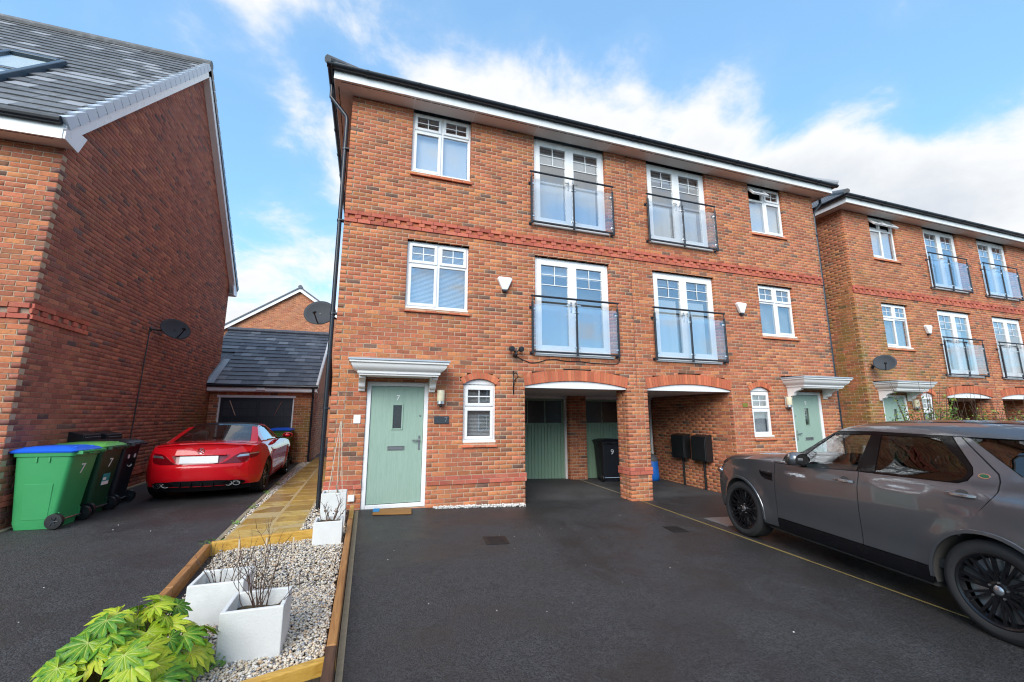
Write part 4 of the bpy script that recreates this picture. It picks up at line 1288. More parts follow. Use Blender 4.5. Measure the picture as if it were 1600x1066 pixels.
timber('timber_sleeper', -.80, -4.9, -.90, -3.01, .06, .13, M['sleeper'], 'brown sleeper running under the leafy green shrub')
timber('timber_sleeper', .46, -4.33, -.82, -4.72, .06, .085, M['sleeper_y'], 'knotty golden sleeper closing the gravel bed beside the largest white planter')
timber('timber_sleeper', .472, -4.72, .472, -4.325, .066, .128, M['sleeper_d'], 'dark wet stub of sleeper at the corner of the gravel bed')
tag(slab_box(MB(), [(.478, -4.9), (.52, -4.9), (.535, -.1), (.478, -.1)], -.05, .012).build('kerb_strip', M['edging']), kind='structure')
# pin edging along the drive
E1 = [(-1.03, -1.75), (-1.07, 0), (-1.15, 4.0), (-1.22, 7.1)]
for a, b in zip(E1, E1[1:]):
    tag(slab_box(MB(), [(a[0] - .03, a[1]), (a[0] + .02, a[1]), (b[0] + .02, b[1]), (b[0] - .03, b[1])], -.05, .035).build('kerb_strip', M['edging']), kind='structure')
ks = MB()
for a, b in ((-.3, 0), (0, 4), (4, 6.9)): slab_box(ks, [(-3.9, a), (-3.78, a), (-3.78, b), (-3.9, b)], -.05, .02)
tag(ks.build('kerb_strip', M['edging']), kind='structure')
# pebbles
ICO_V = None
def ico():
    b = bmesh.new(); bmesh.ops.create_icosphere(b, subdivisions=1, radius=1)
    V = np.array([v.co for v in b.verts]); F = np.array([[v.index for v in f.verts] for f in b.faces]); b.free()
    return V, F
ICO_V, ICO_F = ico()
def pebbles(name, pts, size, mat, flat=.62, label=None, cat=None):
    P = np.asarray(pts); n = len(P)
    s = RNG.uniform(size[0], size[1], (n, 1, 1)) * RNG.uniform(.7, 1.3, (n, 1, 3)) * np.array([1, 1, flat])
    V = ICO_V[None] * (1 + RNG.uniform(-.18, .18, (n, len(ICO_V), 1))) * s
    a = RNG.uniform(0, 6.28, n); t = RNG.uniform(-.5, .5, n)
    ca, sa, ct, st = np.cos(a), np.sin(a), np.cos(t), np.sin(t)
    x, y, z = V[..., 0], V[..., 1], V[..., 2]
    y2 = y * ct[:, None] - z * st[:, None]; z2 = y * st[:, None] + z * ct[:, None]
    V = np.stack([x * ca[:, None] - y2 * sa[:, None], x * sa[:, None] + y2 * ca[:, None], z2], -1) + P[:, None, :]
    F = (ICO_F[None] + len(ICO_V) * np.arange(n)[:, None, None]).reshape(-1, 3)
    o = mesh_np(name, V.reshape(-1, 3), F, mat, None, smooth='all', kind='stuff')
    return tag(o, label, cat)
def scatter(poly, n, h=(.0, .02)):
    poly = np.array(poly); lo, hi = poly.min(0), poly.max(0); out = []
    while len(out) < n:
        q = RNG.uniform(lo, hi, (n * 2, 2))
        ins = np.zeros(len(q), bool)
        for i in range(len(poly)):
            a, b = poly[i], poly[i - 1]
            c = ((a[1] > q[:, 1]) != (b[1] > q[:, 1])) & (q[:, 0] < (b[0] - a[0]) * (q[:, 1] - a[1]) / (b[1] - a[1] + 1e-12) + a[0])
            ins ^= c
        out += [tuple(t) for t in q[ins]]
    return [(x, y, zg(x, y) + RNG.uniform(*h)) for x, y in out[:n]]
bed = [(.39, -4.35), (.39, -.9), (.04, -.9), (.04, -1.60), (-.90, -1.80), (-.82, -3.0), (-.73, -4.65)]
tag(MB().add([(x, y, zg(x, y) + .012) for x, y in bed], [tuple(range(len(bed)))[::-1]]).build('gravel_base', M['soil'], fix=True), 'dark soil showing under the gravel bed', 'soil', kind='stuff')
near_bed = [(.39, -4.35), (.39, -3.1), (-.82, -3.1), (-.73, -4.65)]
pebbles('gravel', scatter(bed, 15000, (.016, .050)) + scatter(near_bed, 8000, (.024, .052)), (.0065, .0130), M['pebble'], label='mixed beige, white and slate grey pebbles filling the timber bed', cat='gravel')
pebbles('gravel', scatter([(-1.03, -1.2), (-.99, -1.2), (-.93, 7), (-1.2, 7)], 2200, (.01, .03)), (.010, .018), M['pebble'], label='narrow strip of pale gravel along the stone path', cat='gravel')
pebbles('gravel', scatter([(-.16, -1.4), (.04, -1.4), (.04, -.9), (.36, -.9), (.36, -.02), (-.02, -.02), (-.02, 7.5), (-.16, 7.5)], 2600, (.005, .04)), (.010, .018), M['pebble'], label='pale gravel at the house corner round the downpipe', cat='gravel')
pebbles('white_pebbles', scatter([(1.70, -.02), (3.38, -.02), (3.36, -.13), (1.76, -.11)], 900, (.0, .035)), (.009, .017), M['whitepebble'], label='row of white pebbles at the foot of the wall right of the door', cat='pebbles')
pebbles('loose_stones', scatter([(.7, -5), (5.6, -5), (5.6, -1), (.7, -1)], 22, (.0, .002)) + scatter([(-3.4, -4), (-1.1, -4), (-1.1, 0), (-3.4, 0)], 9, (.0, .002)), (.003, .007), M['whitepebble'], label='stray white stones scattered on the tarmac', cat='stones')
# strip between the two drives
yl = [(5.90, 2.6), (5.90, .44), ]
tag(slab_box(MB(), [(5.885, .44), (5.915, .44), (5.915, 2.7), (5.885, 2.7)], -.01, .006).build('drive_joint', M['edging']), kind='structure')
mb = MB(); y = -.04
while y > -7.5:
    e = y - random.uniform(.5, 1.2)
    w_ = random.uniform(.008, .015)
    slab_box(mb, [(5.87 - w_, e), (5.87 + w_, e), (5.87 + w_, y), (5.87 - w_, y)], -.01, .005 + random.uniform(0, .002)); y = e + .001
tag(mb.build('drive_joint', M['brass']), kind='structure')
# covers
def cover(name, pts, mat, rim, label):
    o = slab_box(MB(), pts, -.01, .006).build(name, mat)
    c = [sum(p[0] for p in pts) / 4, sum(p[1] for p in pts) / 4]
    s = slab_box(MB(), [(c[0] + (x - c[0]) * .86, c[1] + (y - c[1]) * .86) for x, y in pts], .0, .010)
    s.build('lid', mat, o, bevel=.002)
    if rim:
        for k in range(6):
            t = -.35 + .14 * k
            x0 = c[0] - .1; x1 = c[0] + .1
            slab_box(MB(), [(x0, c[1] + t * .3), (x1, c[1] + t * .3), (x1, c[1] + t * .3 + .012), (x0, c[1] + t * .3 + .012)], .008, .013).build('rib', mat, o)
    return tag(o, label, 'cover')
cover('drain_cover', [(2.10, -2.11), (2.40, -2.11), (2.44, -1.79), (2.14, -1.76)], M['iron'], True, 'dark iron drain cover on the bare tarmac before the white pebbles')
cover('drain_cover', [(4.98, -2.06), (5.24, -2.08), (5.27, -1.78), (5.02, -1.75)], M['iron'], True, 'dark drain cover close to the yellow drive joint')
cover('inspection_cover', [(6.12, -1.92), (6.70, -1.92), (6.70, -1.40), (6.12, -1.40)], M['galv'], False, 'flat galvanised inspection cover by the front tyre of the grey car')
# ------------------------------------------------------------------ planters and plants
def planter(x0, x1, y0, y1, z0, h, label, soil=.07, taper=.0, sink=.03):
    P = empty('planter', ((x0 + x1) / 2, (y0 + y1) / 2, z0), 0, label, 'planter', 'white square planters in the gravel bed')
    a, b = (x1 - x0) / 2, (y1 - y0) / 2; t = .028
    m = MB(); k = 1 - taper
    O = [(-a * k, -b * k), (a * k, -b * k), (a * k, b * k), (-a * k, b * k)]; T = [(-a, -b), (a, -b), (a, b), (-a, b)]; I = [(-a + t, -b + t), (a - t, -b + t), (a - t, b - t), (-a + t, b - t)]
    v = [(x, y, -sink) for x, y in O] + [(x, y, h) for x, y in T] + [(x, y, h) for x, y in I] + [(x, y, .05) for x, y in I]
    f = [(3, 2, 1, 0), (15, 12, 13, 14)]
    for i in range(4):
        j = (i + 1) % 4
        f += [(i, j, 4 + j, 4 + i), (4 + i, 4 + j, 8 + j, 8 + i), (8 + i, 8 + j, 12 + j, 12 + i)]
    m.add(v, f).build('pot', M['concrete'], P, bevel=.006, segs=2, fix=True)
    n = 6; v = []
    for i in range(n + 1):
        for j in range(n + 1):
            v.append((-a + t + (2 * a - 2 * t) * i / n, -b + t + (2 * b - 2 * t) * j / n, h - soil + random.uniform(-.012, .012)))
    MB().add(v, [(i * (n + 1) + j, (i + 1) * (n + 1) + j, (i + 1) * (n + 1) + j + 1, i * (n + 1) + j + 1) for i in range(n) for j in range(n)]).build('soil', M['soil'], P, smooth='all')
    return P, ((x0 + x1) / 2, (y0 + y1) / 2, z0 + h - soil)
def zgc(x, y): return zg(x, y) + .02
_, t1 = planter(-.25, .12, -4.20, -3.84, zgc(-.1, -4), .315, 'largest white square planter with a bare twiggy shrub, beside the green leafy shrub', .10)
_, t2 = planter(-.62, -.25, -3.62, -3.26, zgc(-.4, -3.4), .30, 'white square planter half hidden behind the largest planter', .10)
_, t3 = planter(.05, .37, -1.87, -1.57, zgc(.2, -1.7), .27, 'small white planter with brown dried stems in front of the tall one', .04)
_, t4 = planter(.05, .37, -1.10, -.80, zgc(.2, -1), .45, 'tall white planter with canes beside the front door', .04)
def twigs(name, base, n, length, spread, label, rnd, r0=.004, mat=None, up=1.0):
    rr = random.Random(rnd)
    m = MB()
    def grow(p, d, L_, r, lev):
        pts = [p]; q = p.copy(); dd = d.copy(); k = 5
        for i in range(k):
            dd = (dd + Vector((rr.uniform(-.22, .22), rr.uniform(-.22, .22), rr.uniform(-.10, .16) * up))).normalized()
            q = q + dd * L_ / k; pts.append(q.copy())
            if lev < 2 and i >= 1 and rr.random() < (.62 if lev == 0 else .35):
                s = (dd + Vector((rr.uniform(-.9, .9), rr.uniform(-.9, .9), rr.uniform(-.2, .5)))).normalized()
                grow(q.copy(), s, L_ * rr.uniform(.3, .6), r * .6, lev + 1)
        m.tube(pts, [r * (1 - .75 * i / k) for i in range(k + 1)], 5, False)
    for i in range(n):
        a = rr.uniform(0, 6.28); s = rr.uniform(.15, 1) * spread
        grow(Vector(base) + Vector((math.cos(a) * .04, math.sin(a) * .04, -.03)), Vector((math.cos(a) * s, math.sin(a) * s, 1)).normalized(), length * rr.uniform(.6, 1.1), r0 * rr.uniform(.8, 1.2), 0)
    o = m.build(name, mat or M['twig'], smooth='all')
    return tag(o, label, 'shrub')
twigs('bare_shrub', t1, 14, .48, 1.1, 'bare brown twigs spreading from the largest planter', 3, .0046)
twigs('bare_shrub', t2, 10, .38, .9, 'bare twigs rising from the half hidden planter', 5, .004)
twigs('dried_plant', t3, 9, .30, .7, 'dry brown stems in the small planter', 8, .006)
dl = MB(); rr = random.Random(4)
for i in range(26):
    p = Vector(t3) + Vector((rr.gauss(0, .06), rr.gauss(0, .06) - .04, rr.uniform(0, .16)))
    u = Vector((rr.uniform(-1, 1), rr.uniform(-1, 1), rr.uniform(-1, 1))).normalized() * .018; v_ = Vector((rr.uniform(-1, 1), rr.uniform(-1, 1), rr.uniform(-1, 1))).normalized() * .011
    dl.add([p - u, p + v_, p + u, p - v_], [(0, 1, 2, 3)])
tag(dl.build('dead_leaves', simple('dead_leaf', (.15, .07, .035), .8, var=.4, scale=30)), 'curled dead leaves clinging in the small planter', 'leaves', kind='stuff')
# climber and canes
cn = empty('garden_canes', t4, 0, 'thin pale canes with a dry climber against the wall by the door', 'canes')
for dx, dy, tx in ((-.09, .02, .0), (.02, .10, .0), (.10, .02, .01)):
    MB().tube([(dx, dy, -.02), (tx, .30, 1.0)], .005, 5).build('cane', M['cane'], cn)
pts = []; rr = random.Random(2)
for i in range(22):
    z = i / 21 * 1.75
    pts.append((.02 + rr.uniform(-.025, .025) + .01 * math.sin(i), min(.08 + .5 * z, .86) + rr.uniform(-.01, .01) - (.0 if z < 1.5 else 0), z))
MB().tube(pts, [.007 * (1 - .5 * i / 21) for i in range(22)], 6).build('stem', simple('grey_stem', (.24, .19, .14), .8), cn, smooth='all')
for i in range(5):
    z = rr.uniform(.9, 1.7); y = .86; q = [(0.02, y - .02, z)]
    for k in range(9): q.append((q[-1][0] + rr.uniform(-.05, .03), y - rr.uniform(.0, .05), q[-1][2] + rr.uniform(-.05, .06)))
    MB().tube(q, .0025, 4).build('tendril', M['cane'], cn, smooth='all')
# leafy green shrub: each palmate leaf its own piece
def leaf_mat():
    m, N, p, o = new_mat('glossy_leaf')
    at = N.n('ShaderNodeAttribute', attribute_name='vein')
    oi = N.n('ShaderNodeObjectInfo').outputs['Random']
    P = pos(N); n = N.noise(P, 22, 4, .6)
    fac = N.math('ADD', N.math('MULTIPLY', at.outputs['Fac'], .35), N.math('ADD', N.math('MULTIPLY', n, .7), N.math('MULTIPLY', oi, .7)))
    c = N.ramp(N.math('MULTIPLY', fac, .62), [(.15, (.014, .075, .008)), (.38, (.08, .25, .010)), (.60, (.33, .48, .014)), (.86, (.62, .62, .04))])
    c = N.mix(N.math('MULTIPLY', N.step(at.outputs['Fac'], .90, .98), .75), c, (.55, .58, .16))
    N.l(c, p.inputs['Base Color']); p.inputs['Roughness'].default_value = .38
    p.inputs['Subsurface Weight'].default_value = 0
    tr = N.n('ShaderNodeBsdfTranslucent'); N.l(c, tr.inputs[0])
    mx_ = N.n('ShaderNodeMixShader'); mx_.inputs[0].default_value = .22
    N.l(p.outputs[0], mx_.inputs[1]); N.l(tr.outputs[0], mx_.inputs[2]); N.l(mx_.outputs[0], o.inputs[0])
    bump(N, p, N.math('ADD', N.noise(P, 45, 4, .6), N.math('MULTIPLY', N.step(at.outputs['Fac'], .6, 1.0), -.6)), .6, .010)
    return m
LM = leaf_mat()
def leaf_mesh(seed):
    rr = random.Random(seed)
    V = [(0, 0, .0)]; C = [1.0]; F = []
    nl = 9
    angs = [(-128 + 256 * i / (nl - 1)) for i in range(nl)]
    lens = [(.55 + .45 * math.cos(R(a) * .62)) * rr.uniform(.92, 1.05) for a in angs]
    def pt(a, r, z): return (r * math.sin(R(a)), r * math.cos(R(a)), z)
    dr = lambda r: -.28 * r * r
    notch = []
    for i in range(nl + 1):
        a = angs[0] - 16 if i == 0 else angs[-1] + 16 if i == nl else (angs[i - 1] + angs[i]) / 2
        r = .22 if i in (0, nl) else .43
        V.append(pt(a, r, dr(r) + .03)); C.append(.25); notch.append(len(V) - 1)
    for i, (a, L_) in enumerate(zip(angs, lens)):
        hw = 17.5
        mid = len(V); V.append(pt(a, .33 * L_, dr(.33) - .01)); C.append(1.0)
        mid2 = len(V); V.append(pt(a, .66 * L_, dr(.66 * L_) - .015)); C.append(.95)
        tip = len(V); V.append(pt(a + rr.uniform(-2, 2), L_, dr(L_))); C.append(.7)
        sd = {}
        for s in (-1, 1):
            s1 = len(V); V.append(pt(a + s * hw * .80, .56 * L_, dr(.56 * L_) + .03)); C.append(.2)
            s2 = len(V); V.append(pt(a + s * hw * .74, .72 * L_, dr(.72 * L_) + .02)); C.append(.15)
            s3 = len(V); V.append(pt(a + s * hw * .36, .84 * L_, dr(.84 * L_) - .004)); C.append(.3)
            sd[s] = (s1, s2, s3)
        nL, nR = notch[i], notch[i + 1]
        l1, l2, l3 = sd[-1]; r1, r2, r3 = sd[1]
        F += [(0, mid, nL), (0, nR, mid), (nL, mid, l1), (mid, nR, r1), (l1, mid, mid2), (mid, r1, mid2), (l1, mid2, l2), (r1, r2, mid2), (l2, mid2, l3), (r2, r3, mid2), (l3, mid2, tip), (r3, tip, mid2)]
    me = bpy.data.meshes.new('leaf'); me.from_pydata(V, [], F); me.materials.append(LM); me.shade_smooth()
    ca = me.attributes.new('vein', 'FLOAT', 'POINT'); ca.data.foreach_set('value', C)
    return me
LV = [leaf_mesh(i) for i in range(5)]
pc = Vector((-.62, -4.42, zg(-.66, -4.4)))
SH = empty('leafy_shrub', pc, 0, 'glossy lime green shrub with big palmate leaves over the timber edging', 'shrub')
rr = random.Random(11)
st = MB()
for i in range(96):
    a = rr.uniform(0, 6.283); t = math.sqrt(rr.uniform(0.02, 1))
    ex = .33 * t * math.cos(a); ey = .52 * t * math.sin(a) - .04
    ez = .11 + .41 * math.sqrt(max(0, 1 - t * t * .95)) * rr.uniform(.70, 1.04)
    base = Vector((ex * .25, ey * .25, .02)); end = Vector((ex, ey, ez))
    st.tube([base, (base + end) / 2 + Vector((0, 0, .05)), end], [.006, .005, .0035], 5, False)
    o = bpy.data.objects.new('leaf', LV[i % 5]); COL.objects.link(o); o.parent = SH
    nrm = (Vector((ex * 1.1, ey * 1.1 - .16, .55)).normalized() + Vector((rr.uniform(-.42, .42), rr.uniform(-.42, .42), 0))).normalized()
    out_ = Vector((ex, ey - .02, -.1)).normalized(); yv = (out_ - nrm * out_.dot(nrm)).normalized(); xv = yv.cross(nrm)
    s = rr.uniform(.085, .155)
    o.matrix_local = Matrix(((xv.x * s, yv.x * s, nrm.x * s, end.x), (xv.y * s, yv.y * s, nrm.y * s, end.y), (xv.z * s, yv.z * s, nrm.z * s, end.z), (0, 0, 0, 1)))
st.build('stems', simple('green_stem', (.16, .14, .05), .6), SH, smooth='all')
# small weeds beside the planters
def tuft(name, x, y, n, s, label, seed, mat):
    rr = random.Random(seed); m = MB(); z = zg(x, y) + .02
    for i in range(n):
        a = rr.uniform(0, 6.28); q = rr.uniform(.2, 1) * s; h = rr.uniform(.3, 1) * s * .8
        p = Vector((x + math.cos(a) * q, y + math.sin(a) * q, z + h)); d = Vector((math.cos(a + 1.2), math.sin(a + 1.2), rr.uniform(-.3, .3))) * s * .28; e = Vector((-math.sin(a), math.cos(a), rr.uniform(-.2, .6))).normalized() * s * .16
        m.add([p - d, p + e, p + d, p - e], [(0, 1, 2, 3)])
        m.add([(x, y, z - .02), (x + .003, y, z - .02), p], [(0, 1, 2)])
    return tag(m.build(name, mat), label, 'weed')
WG = simple('weed_green', (.12, .26, .03), .5, var=.4, scale=40)
tuft('weed', -.30, -4.22, 60, .12, 'low green weeds between the shrub and the largest planter', 1, WG)
tuft('weed', -1.02, -1.62, 50, .13, 'grassy green weeds where the path edging meets the golden sleeper', 2, WG)
for i, (x, y) in enumerate(((-1.06, .4), (-1.09, 1.6), (-1.1, 2.6), (-1.03, -.6))):
    o = tuft('weed', x, y, 26, .08, ['small weed in the path gravel abreast of the house corner', 'small weed in the path gravel beside the red car rear wheel', 'small weed in the path gravel beside the red car door', 'small weed in the path gravel close to the golden sleeper'][i], 10 + i, WG); o['group'] = 'weeds in the path gravel'
# white plastic plant tags
for i, (x, y) in enumerate(((-.62, -2.2), (-.38, -2.12), (-.12, -2.08))):
    o = MB().box(x - .008, x + .008, y - .002, y + .002, zg(x, y), zg(x, y) + .26 - .03 * i).build('plant_marker', M['cane']); tag(o, 'thin pale cane standing in the gravel behind the planters', 'stake', 'pale canes in the gravel')
# hedge shrubs beyond the grey car
def leafmass(name, x, y, z, rx, ry, rz, n, label, seed, cols, group):
    rr = random.Random(seed)
    Sx = empty(name, (x, y, z), 0, label, 'shrub', group)
    st = MB()
    for i in range(26):
        a = rr.uniform(0, 6.28); t = rr.uniform(.2, 1)
        st.tube([(0, 0, 0), (rx * t * .5 * math.cos(a), ry * t * .5 * math.sin(a), rz * .6), (rx * t * math.cos(a), ry * t * math.sin(a), rz * rr.uniform(.9, 1.35))], [.012, .008, .003], 4, False)
    st.build('stems', M['twig'], Sx)
    for mi, mat in enumerate(cols):
        m = MB()
        for i in range(n):
            a = rr.uniform(0, 6.28); ph = rr.uniform(-.2, 1); q = rr.uniform(.35, 1.08) + .12 * math.sin(a * 3 + mi) + (.18 if rr.random() < .1 else 0)
            p = Vector((rx * q * math.cos(a) * math.cos(ph), ry * q * math.sin(a) * math.cos(ph), rz * (.35 + .75 * q * math.sin(ph)) + rr.uniform(0, .12)))
            d = Vector((rr.uniform(-1, 1), rr.uniform(-1, 1), rr.uniform(-.6, 1))).normalized() * rr.uniform(.022, .04); e = d.cross(Vector((rr.uniform(-1, 1), rr.uniform(-1, 1), rr.uniform(-1, 1)))).normalized() * d.length * .5
            m.add([p - d, p + e, p + d, p - e], [(0, 1, 2, 3)])
        tag(m.build('foliage', mat, Sx), kind='stuff')
HG = [simple('hedge_green', (.07, .15, .025), .5, var=.5, scale=30), simple('hedge_lime', (.22, .28, .04), .5, var=.4, scale=30), simple('hedge_rust', (.20, .075, .03), .6, var=.5, scale=30)]
for i, (x, y, rx, rz) in enumerate(((12.75, -1.3, .66, 2.15), (14.2, -1.4, .8, 1.98), (15.6, -1.5, .8, 1.92), (17.3, -1.5, .9, 1.95), (19.0, -1.5, .95, 1.95))):
    leafmass('garden_shrub', x, y, zg(x, y), rx, .7, rz, 1900, ['tall loose leafy shrub seen over the grey car before the mossy wall house', 'rounded green shrub seen over the grey car roof', 'low reddish green shrub showing over the car roof', 'leafy shrub farther along beyond the grey car', 'last green shrub along the far front garden'][i], i, HG[:2] if i < 2 else HG, 'front garden shrubs')

# ------------------------------------------------------------------ wheeled bins
BM = {k: simple('bin_' + k, c, .42, var=.08, scale=5, bmp=.08, bscale=200) for k, c in dict(green=(.04, .30, .10), dgreen=(.010, .055, .026), olive=(.07, .18, .03), black=(.014, .016, .022), blue=(.01, .12, .72), lime=(.12, .40, .08)).items()}
def wheelie(x, y, rz, body, lid, label, num=None, face=False, sticker=False, rimc=None):
    """240 litre bin: local -x is the front, +x the handle and wheel side"""
    B = empty('wheelie_bin', (x, y, zg(x, y)), rz, label, 'bin', 'wheeled refuse bins')
    m = MB()
    # tapered shell with rounded corners
    def ringp(cx, hx, hy, z, r, n=4):
        P = []
        for (sx, sy, a0) in ((1, 1, 0), (-1, 1, 90), (-1, -1, 180), (1, -1, 270)):
            for k in range(n + 1):
                a = R(a0 + 90 * k / n)
                P.append((cx + sx * (hx - r) + r * math.cos(a), sy * (hy - r) + r * math.sin(a), z))
        return P
    rings = [ringp(-.02, .215, .215, .0, .05), ringp(-.025, .235, .225, .08, .05), ringp(.0, .315, .27, .93, .05), ringp(.0, .335, .285, .935, .05), ringp(.0, .34, .29, .985, .05), ringp(0, .315, .265, .985, .04), ringp(0, .30, .25, .9, .04)]
    n = len(rings[0]); V = [p for r_ in rings for p in r_]
    F = [(i * n + k, i * n + (k + 1) % n, (i + 1) * n + (k + 1) % n, (i + 1) * n + k) for i in range(len(rings) - 1) for k in range(n)]
    F.append(tuple(range(n))[::-1])
    m.add(V, F).build('body', BM[body], B, smooth=True, angle=40)
    for sy in (-1, 1):      # moulded side panel
        MB().add([(-.15, sy * .226, .12), (.13, sy * .226, .12), (.15, sy * .254, .58), (-.17, sy * .254, .58), (-.15, sy * .231, .12), (.13, sy * .231, .12), (.15, sy * .259, .58), (-.17, sy * .259, .58)], [(4, 5, 6, 7), (0, 1, 5, 4), (1, 2, 6, 5), (2, 3, 7, 6), (3, 0, 4, 7)]).build('side_panel', BM[body], B, fix=True, bevel=.004)
        for k in (-.08, .06): MB().box(k, k + .02, sy * .268 - .012, sy * .268 + .012, .86, .93).build('rib', BM[body], B)
    # lid, slightly domed, overhanging the front
    L_ = MB(); rl = [ringp(-.015, .365, .30, .985, .05), ringp(-.015, .37, .305, 1.005, .05), ringp(-.01, .33, .27, 1.035, .06), ringp(0, .22, .19, 1.062, .07)]
    V = [p for r_ in rl for p in r_]; F = [(i * n + k, i * n + (k + 1) % n, (i + 1) * n + (k + 1) % n, (i + 1) * n + k) for i in range(3) for k in range(n)]
    F += [tuple(range(n))[::-1], tuple(range(3 * n, 4 * n))]
    L_.add(V, F); LD = L_.build('lid', BM[lid], B, smooth=True, angle=40)
    for sy in (-.16, .16): MB().box(-.31, .29, sy - .012, sy + .012, 1.03, 1.055).build('lid_rib', BM[lid], LD, bevel=.005)
    MB().tube([(.40, -.24, .985), (.40, .24, .985)], .016, 8).box(.32, .41, -.245, -.215, .955, 1.0).box(.32, .41, .215, .245, .955, 1.0).box(.32, .41, -.03, .03, .955, 1.0).build('handle', BM[rimc or body], B)
    for sy in (-1, 1):
        wh = MB().lathe([(.02, -.028), (.06, -.03), (.095, -.028), (.10, -.018), (.10, .018), (.095, .028), (.06, .03), (.02, .028)], 20, lambda r_, h_, c, q: (.235 + r_ * c, sy * .262 + h_, .10 + r_ * q), True)
        W_ = wh.build('wheel', M['black'], B, smooth=True)
        h_ = MB()
        for k in range(6):
            a = k * math.pi / 3
            h_.tube([(.235, sy * .293, .10), (.235 + .058 * math.cos(a), sy * .293, .10 + .058 * math.sin(a))], .008, 5)
        h_.tube([(.235, sy * .28, .10), (.235, sy * .298, .10)], .02, 10).build('hub', M['railing'], W_)
    MB().tube([(.235, -.26, .10), (.235, .26, .10)], .011, 8).build('axle', M['steel'], B)
    MB().box(.12, .235, -.2, -.17, .08, .2).box(.12, .235, .17, .2, .08, .2).build('axle_bracket', BM[body], B)
    # markings on the handle side
    sl_ = math.atan2(.105, .85)
    mt = Matrix(((0, math.sin(sl_), math.cos(sl_), 0), (1, 0, 0, 0), (0, math.cos(sl_), -math.sin(sl_), 0), (0, 0, 0, 1)))
    def onb(y_, z): return Matrix.Translation((.21 + (z - .08) * .1235 + .004, y_, z)) @ mt
    if num: text('numeral', num, .19, M['white'], B, onb(.0, .74))
    if sticker:
        S = MB().box(-.09, .09, -.085, .085, 0, .003).build('sticker', simple('teal_sticker', (.03, .30, .32), .5), B); S.matrix_local = onb(.0, .50)
        S2 = MB().box(-.085, .085, -.08, -.03, .003, .0045).box(-.075, .0, -.01, .03, .003, .0045).build('sticker_print', M['white'], B); S2.matrix_local = onb(.0, .50)
    if face:
        for yy_ in (-.11, .11):
            e = MB().lathe([(.0, .003), (.035, .003), (.035, .0)], 14).build('eye_mark', M['white'], B); e.matrix_local = onb(yy_, .78)
        pts = [(.08 * math.sin(t), -.05 * math.cos(t), .003) for t in np.linspace(-1.1, 1.1, 9)]
        e = MB().tube(pts, .007, 5).build('smile_mark', M['white'], B); e.matrix_local = onb(.0, .66)
    return B
wheelie(-3.47, .20, R(-4), 'green', 'blue', 'green wheeled bin with blue lid, first of three against the gable wall', '7')
wheelie(-3.46, .86, R(-2), 'dgreen', 'lime', 'dark green wheeled bin with lighter lid and teal sticker between two others', '7', sticker=True)
wheelie(-3.46, 1.46, R(2), 'black', 'black', 'black wheeled bin marked with a white smiling face', None, face=True)
wheelie(-1.78, 6.75, R(90), 'olive', 'blue', 'green wheeled bin with blue lid between red car and black garage door', None)
wheelie(6.66, 2.52, R(-98), 'black', 'black', 'black wheeled bin marked 9 inside the carport', '9')
wheelie(7.32, 2.55, R(-92), 'olive', 'blue', 'olive green bin with blue lid behind the carport pier', None)
# blue recycling bag
bb = MB(); prof = [(.0, 0), (.16, .0), (.17, .1), (.165, .3), (.15, .5), (.145, .54)]
bb.lathe(prof, 14, lambda r_, h_, c, q: (r_ * c * (1 + .08 * math.sin(9 * h_ + 3 * c)), r_ * q * (1 + .06 * math.sin(7 * h_)), h_))
BG = bb.build('recycling_bag', simple('blue_plastic_bag', (.01, .16, .62), .4, var=.2), smooth='all', loc=(7.98, 2.45, zg(7.98, 2.45)))
MB().lathe([(.148, .5), (.165, .55), (.13, .62), (.06, .68), (.0, .70)], 12, lambda r_, h_, c, q: (r_ * c, r_ * q, h_)).build('bag_cover', simple('grey_bag_top', (.12, .12, .13), .6), BG, smooth='all')
tag(BG, 'bright blue plastic recycling bag standing behind the brick pier', 'bag')

# ------------------------------------------------------------------ things fixed to the walls
def meter_box(x, y, z0, z1, wid, nx, label, pipe):
    """shallow sloping-topped box on a wall whose outward side is nx"""
    d = .20
    B = empty('meter_box', (x, y, z0), 0, label, 'meter box', 'black meter boxes on brick walls')
    h = z1 - z0
    poly = [(0, 0), (d * nx, 0), (d * nx, h - .05), (0, h)]
    MB().prism(poly, lambda a, b, e: (a, e, b), -wid / 2, wid / 2).build('box', M['black'], B, fix=True, bevel=.012, segs=2)
    MB().box(min(d * nx, (d + .012) * nx), max(d * nx, (d + .012) * nx), -wid / 2 + .02, wid / 2 - .02, .03, h - .09).build('door', M['black'], B, bevel=.006)
    if pipe: MB().tube([(.05 * nx, 0, 0), (.05 * nx, 0, -(z0 - zg(x, y)) - .03)], .028, 10).build('duct', M['black'], B)
    return B
meter_box(-3.86, 1.32, .55, 1.23, .48, 1, 'black meter box above the blue lidded bin on the gable wall', True)
meter_box(-3.86, 1.98, .55, 1.21, .48, 1, 'black meter box above the black bin on the gable wall', True)
meter_box(8.42, 1.68, .42, 1.03, .50, -1, 'black meter box deeper inside the carport on the side wall', True)
meter_box(8.42, .95, .40, 1.03, .50, -1, 'black meter box nearer the carport mouth on the side wall', True)
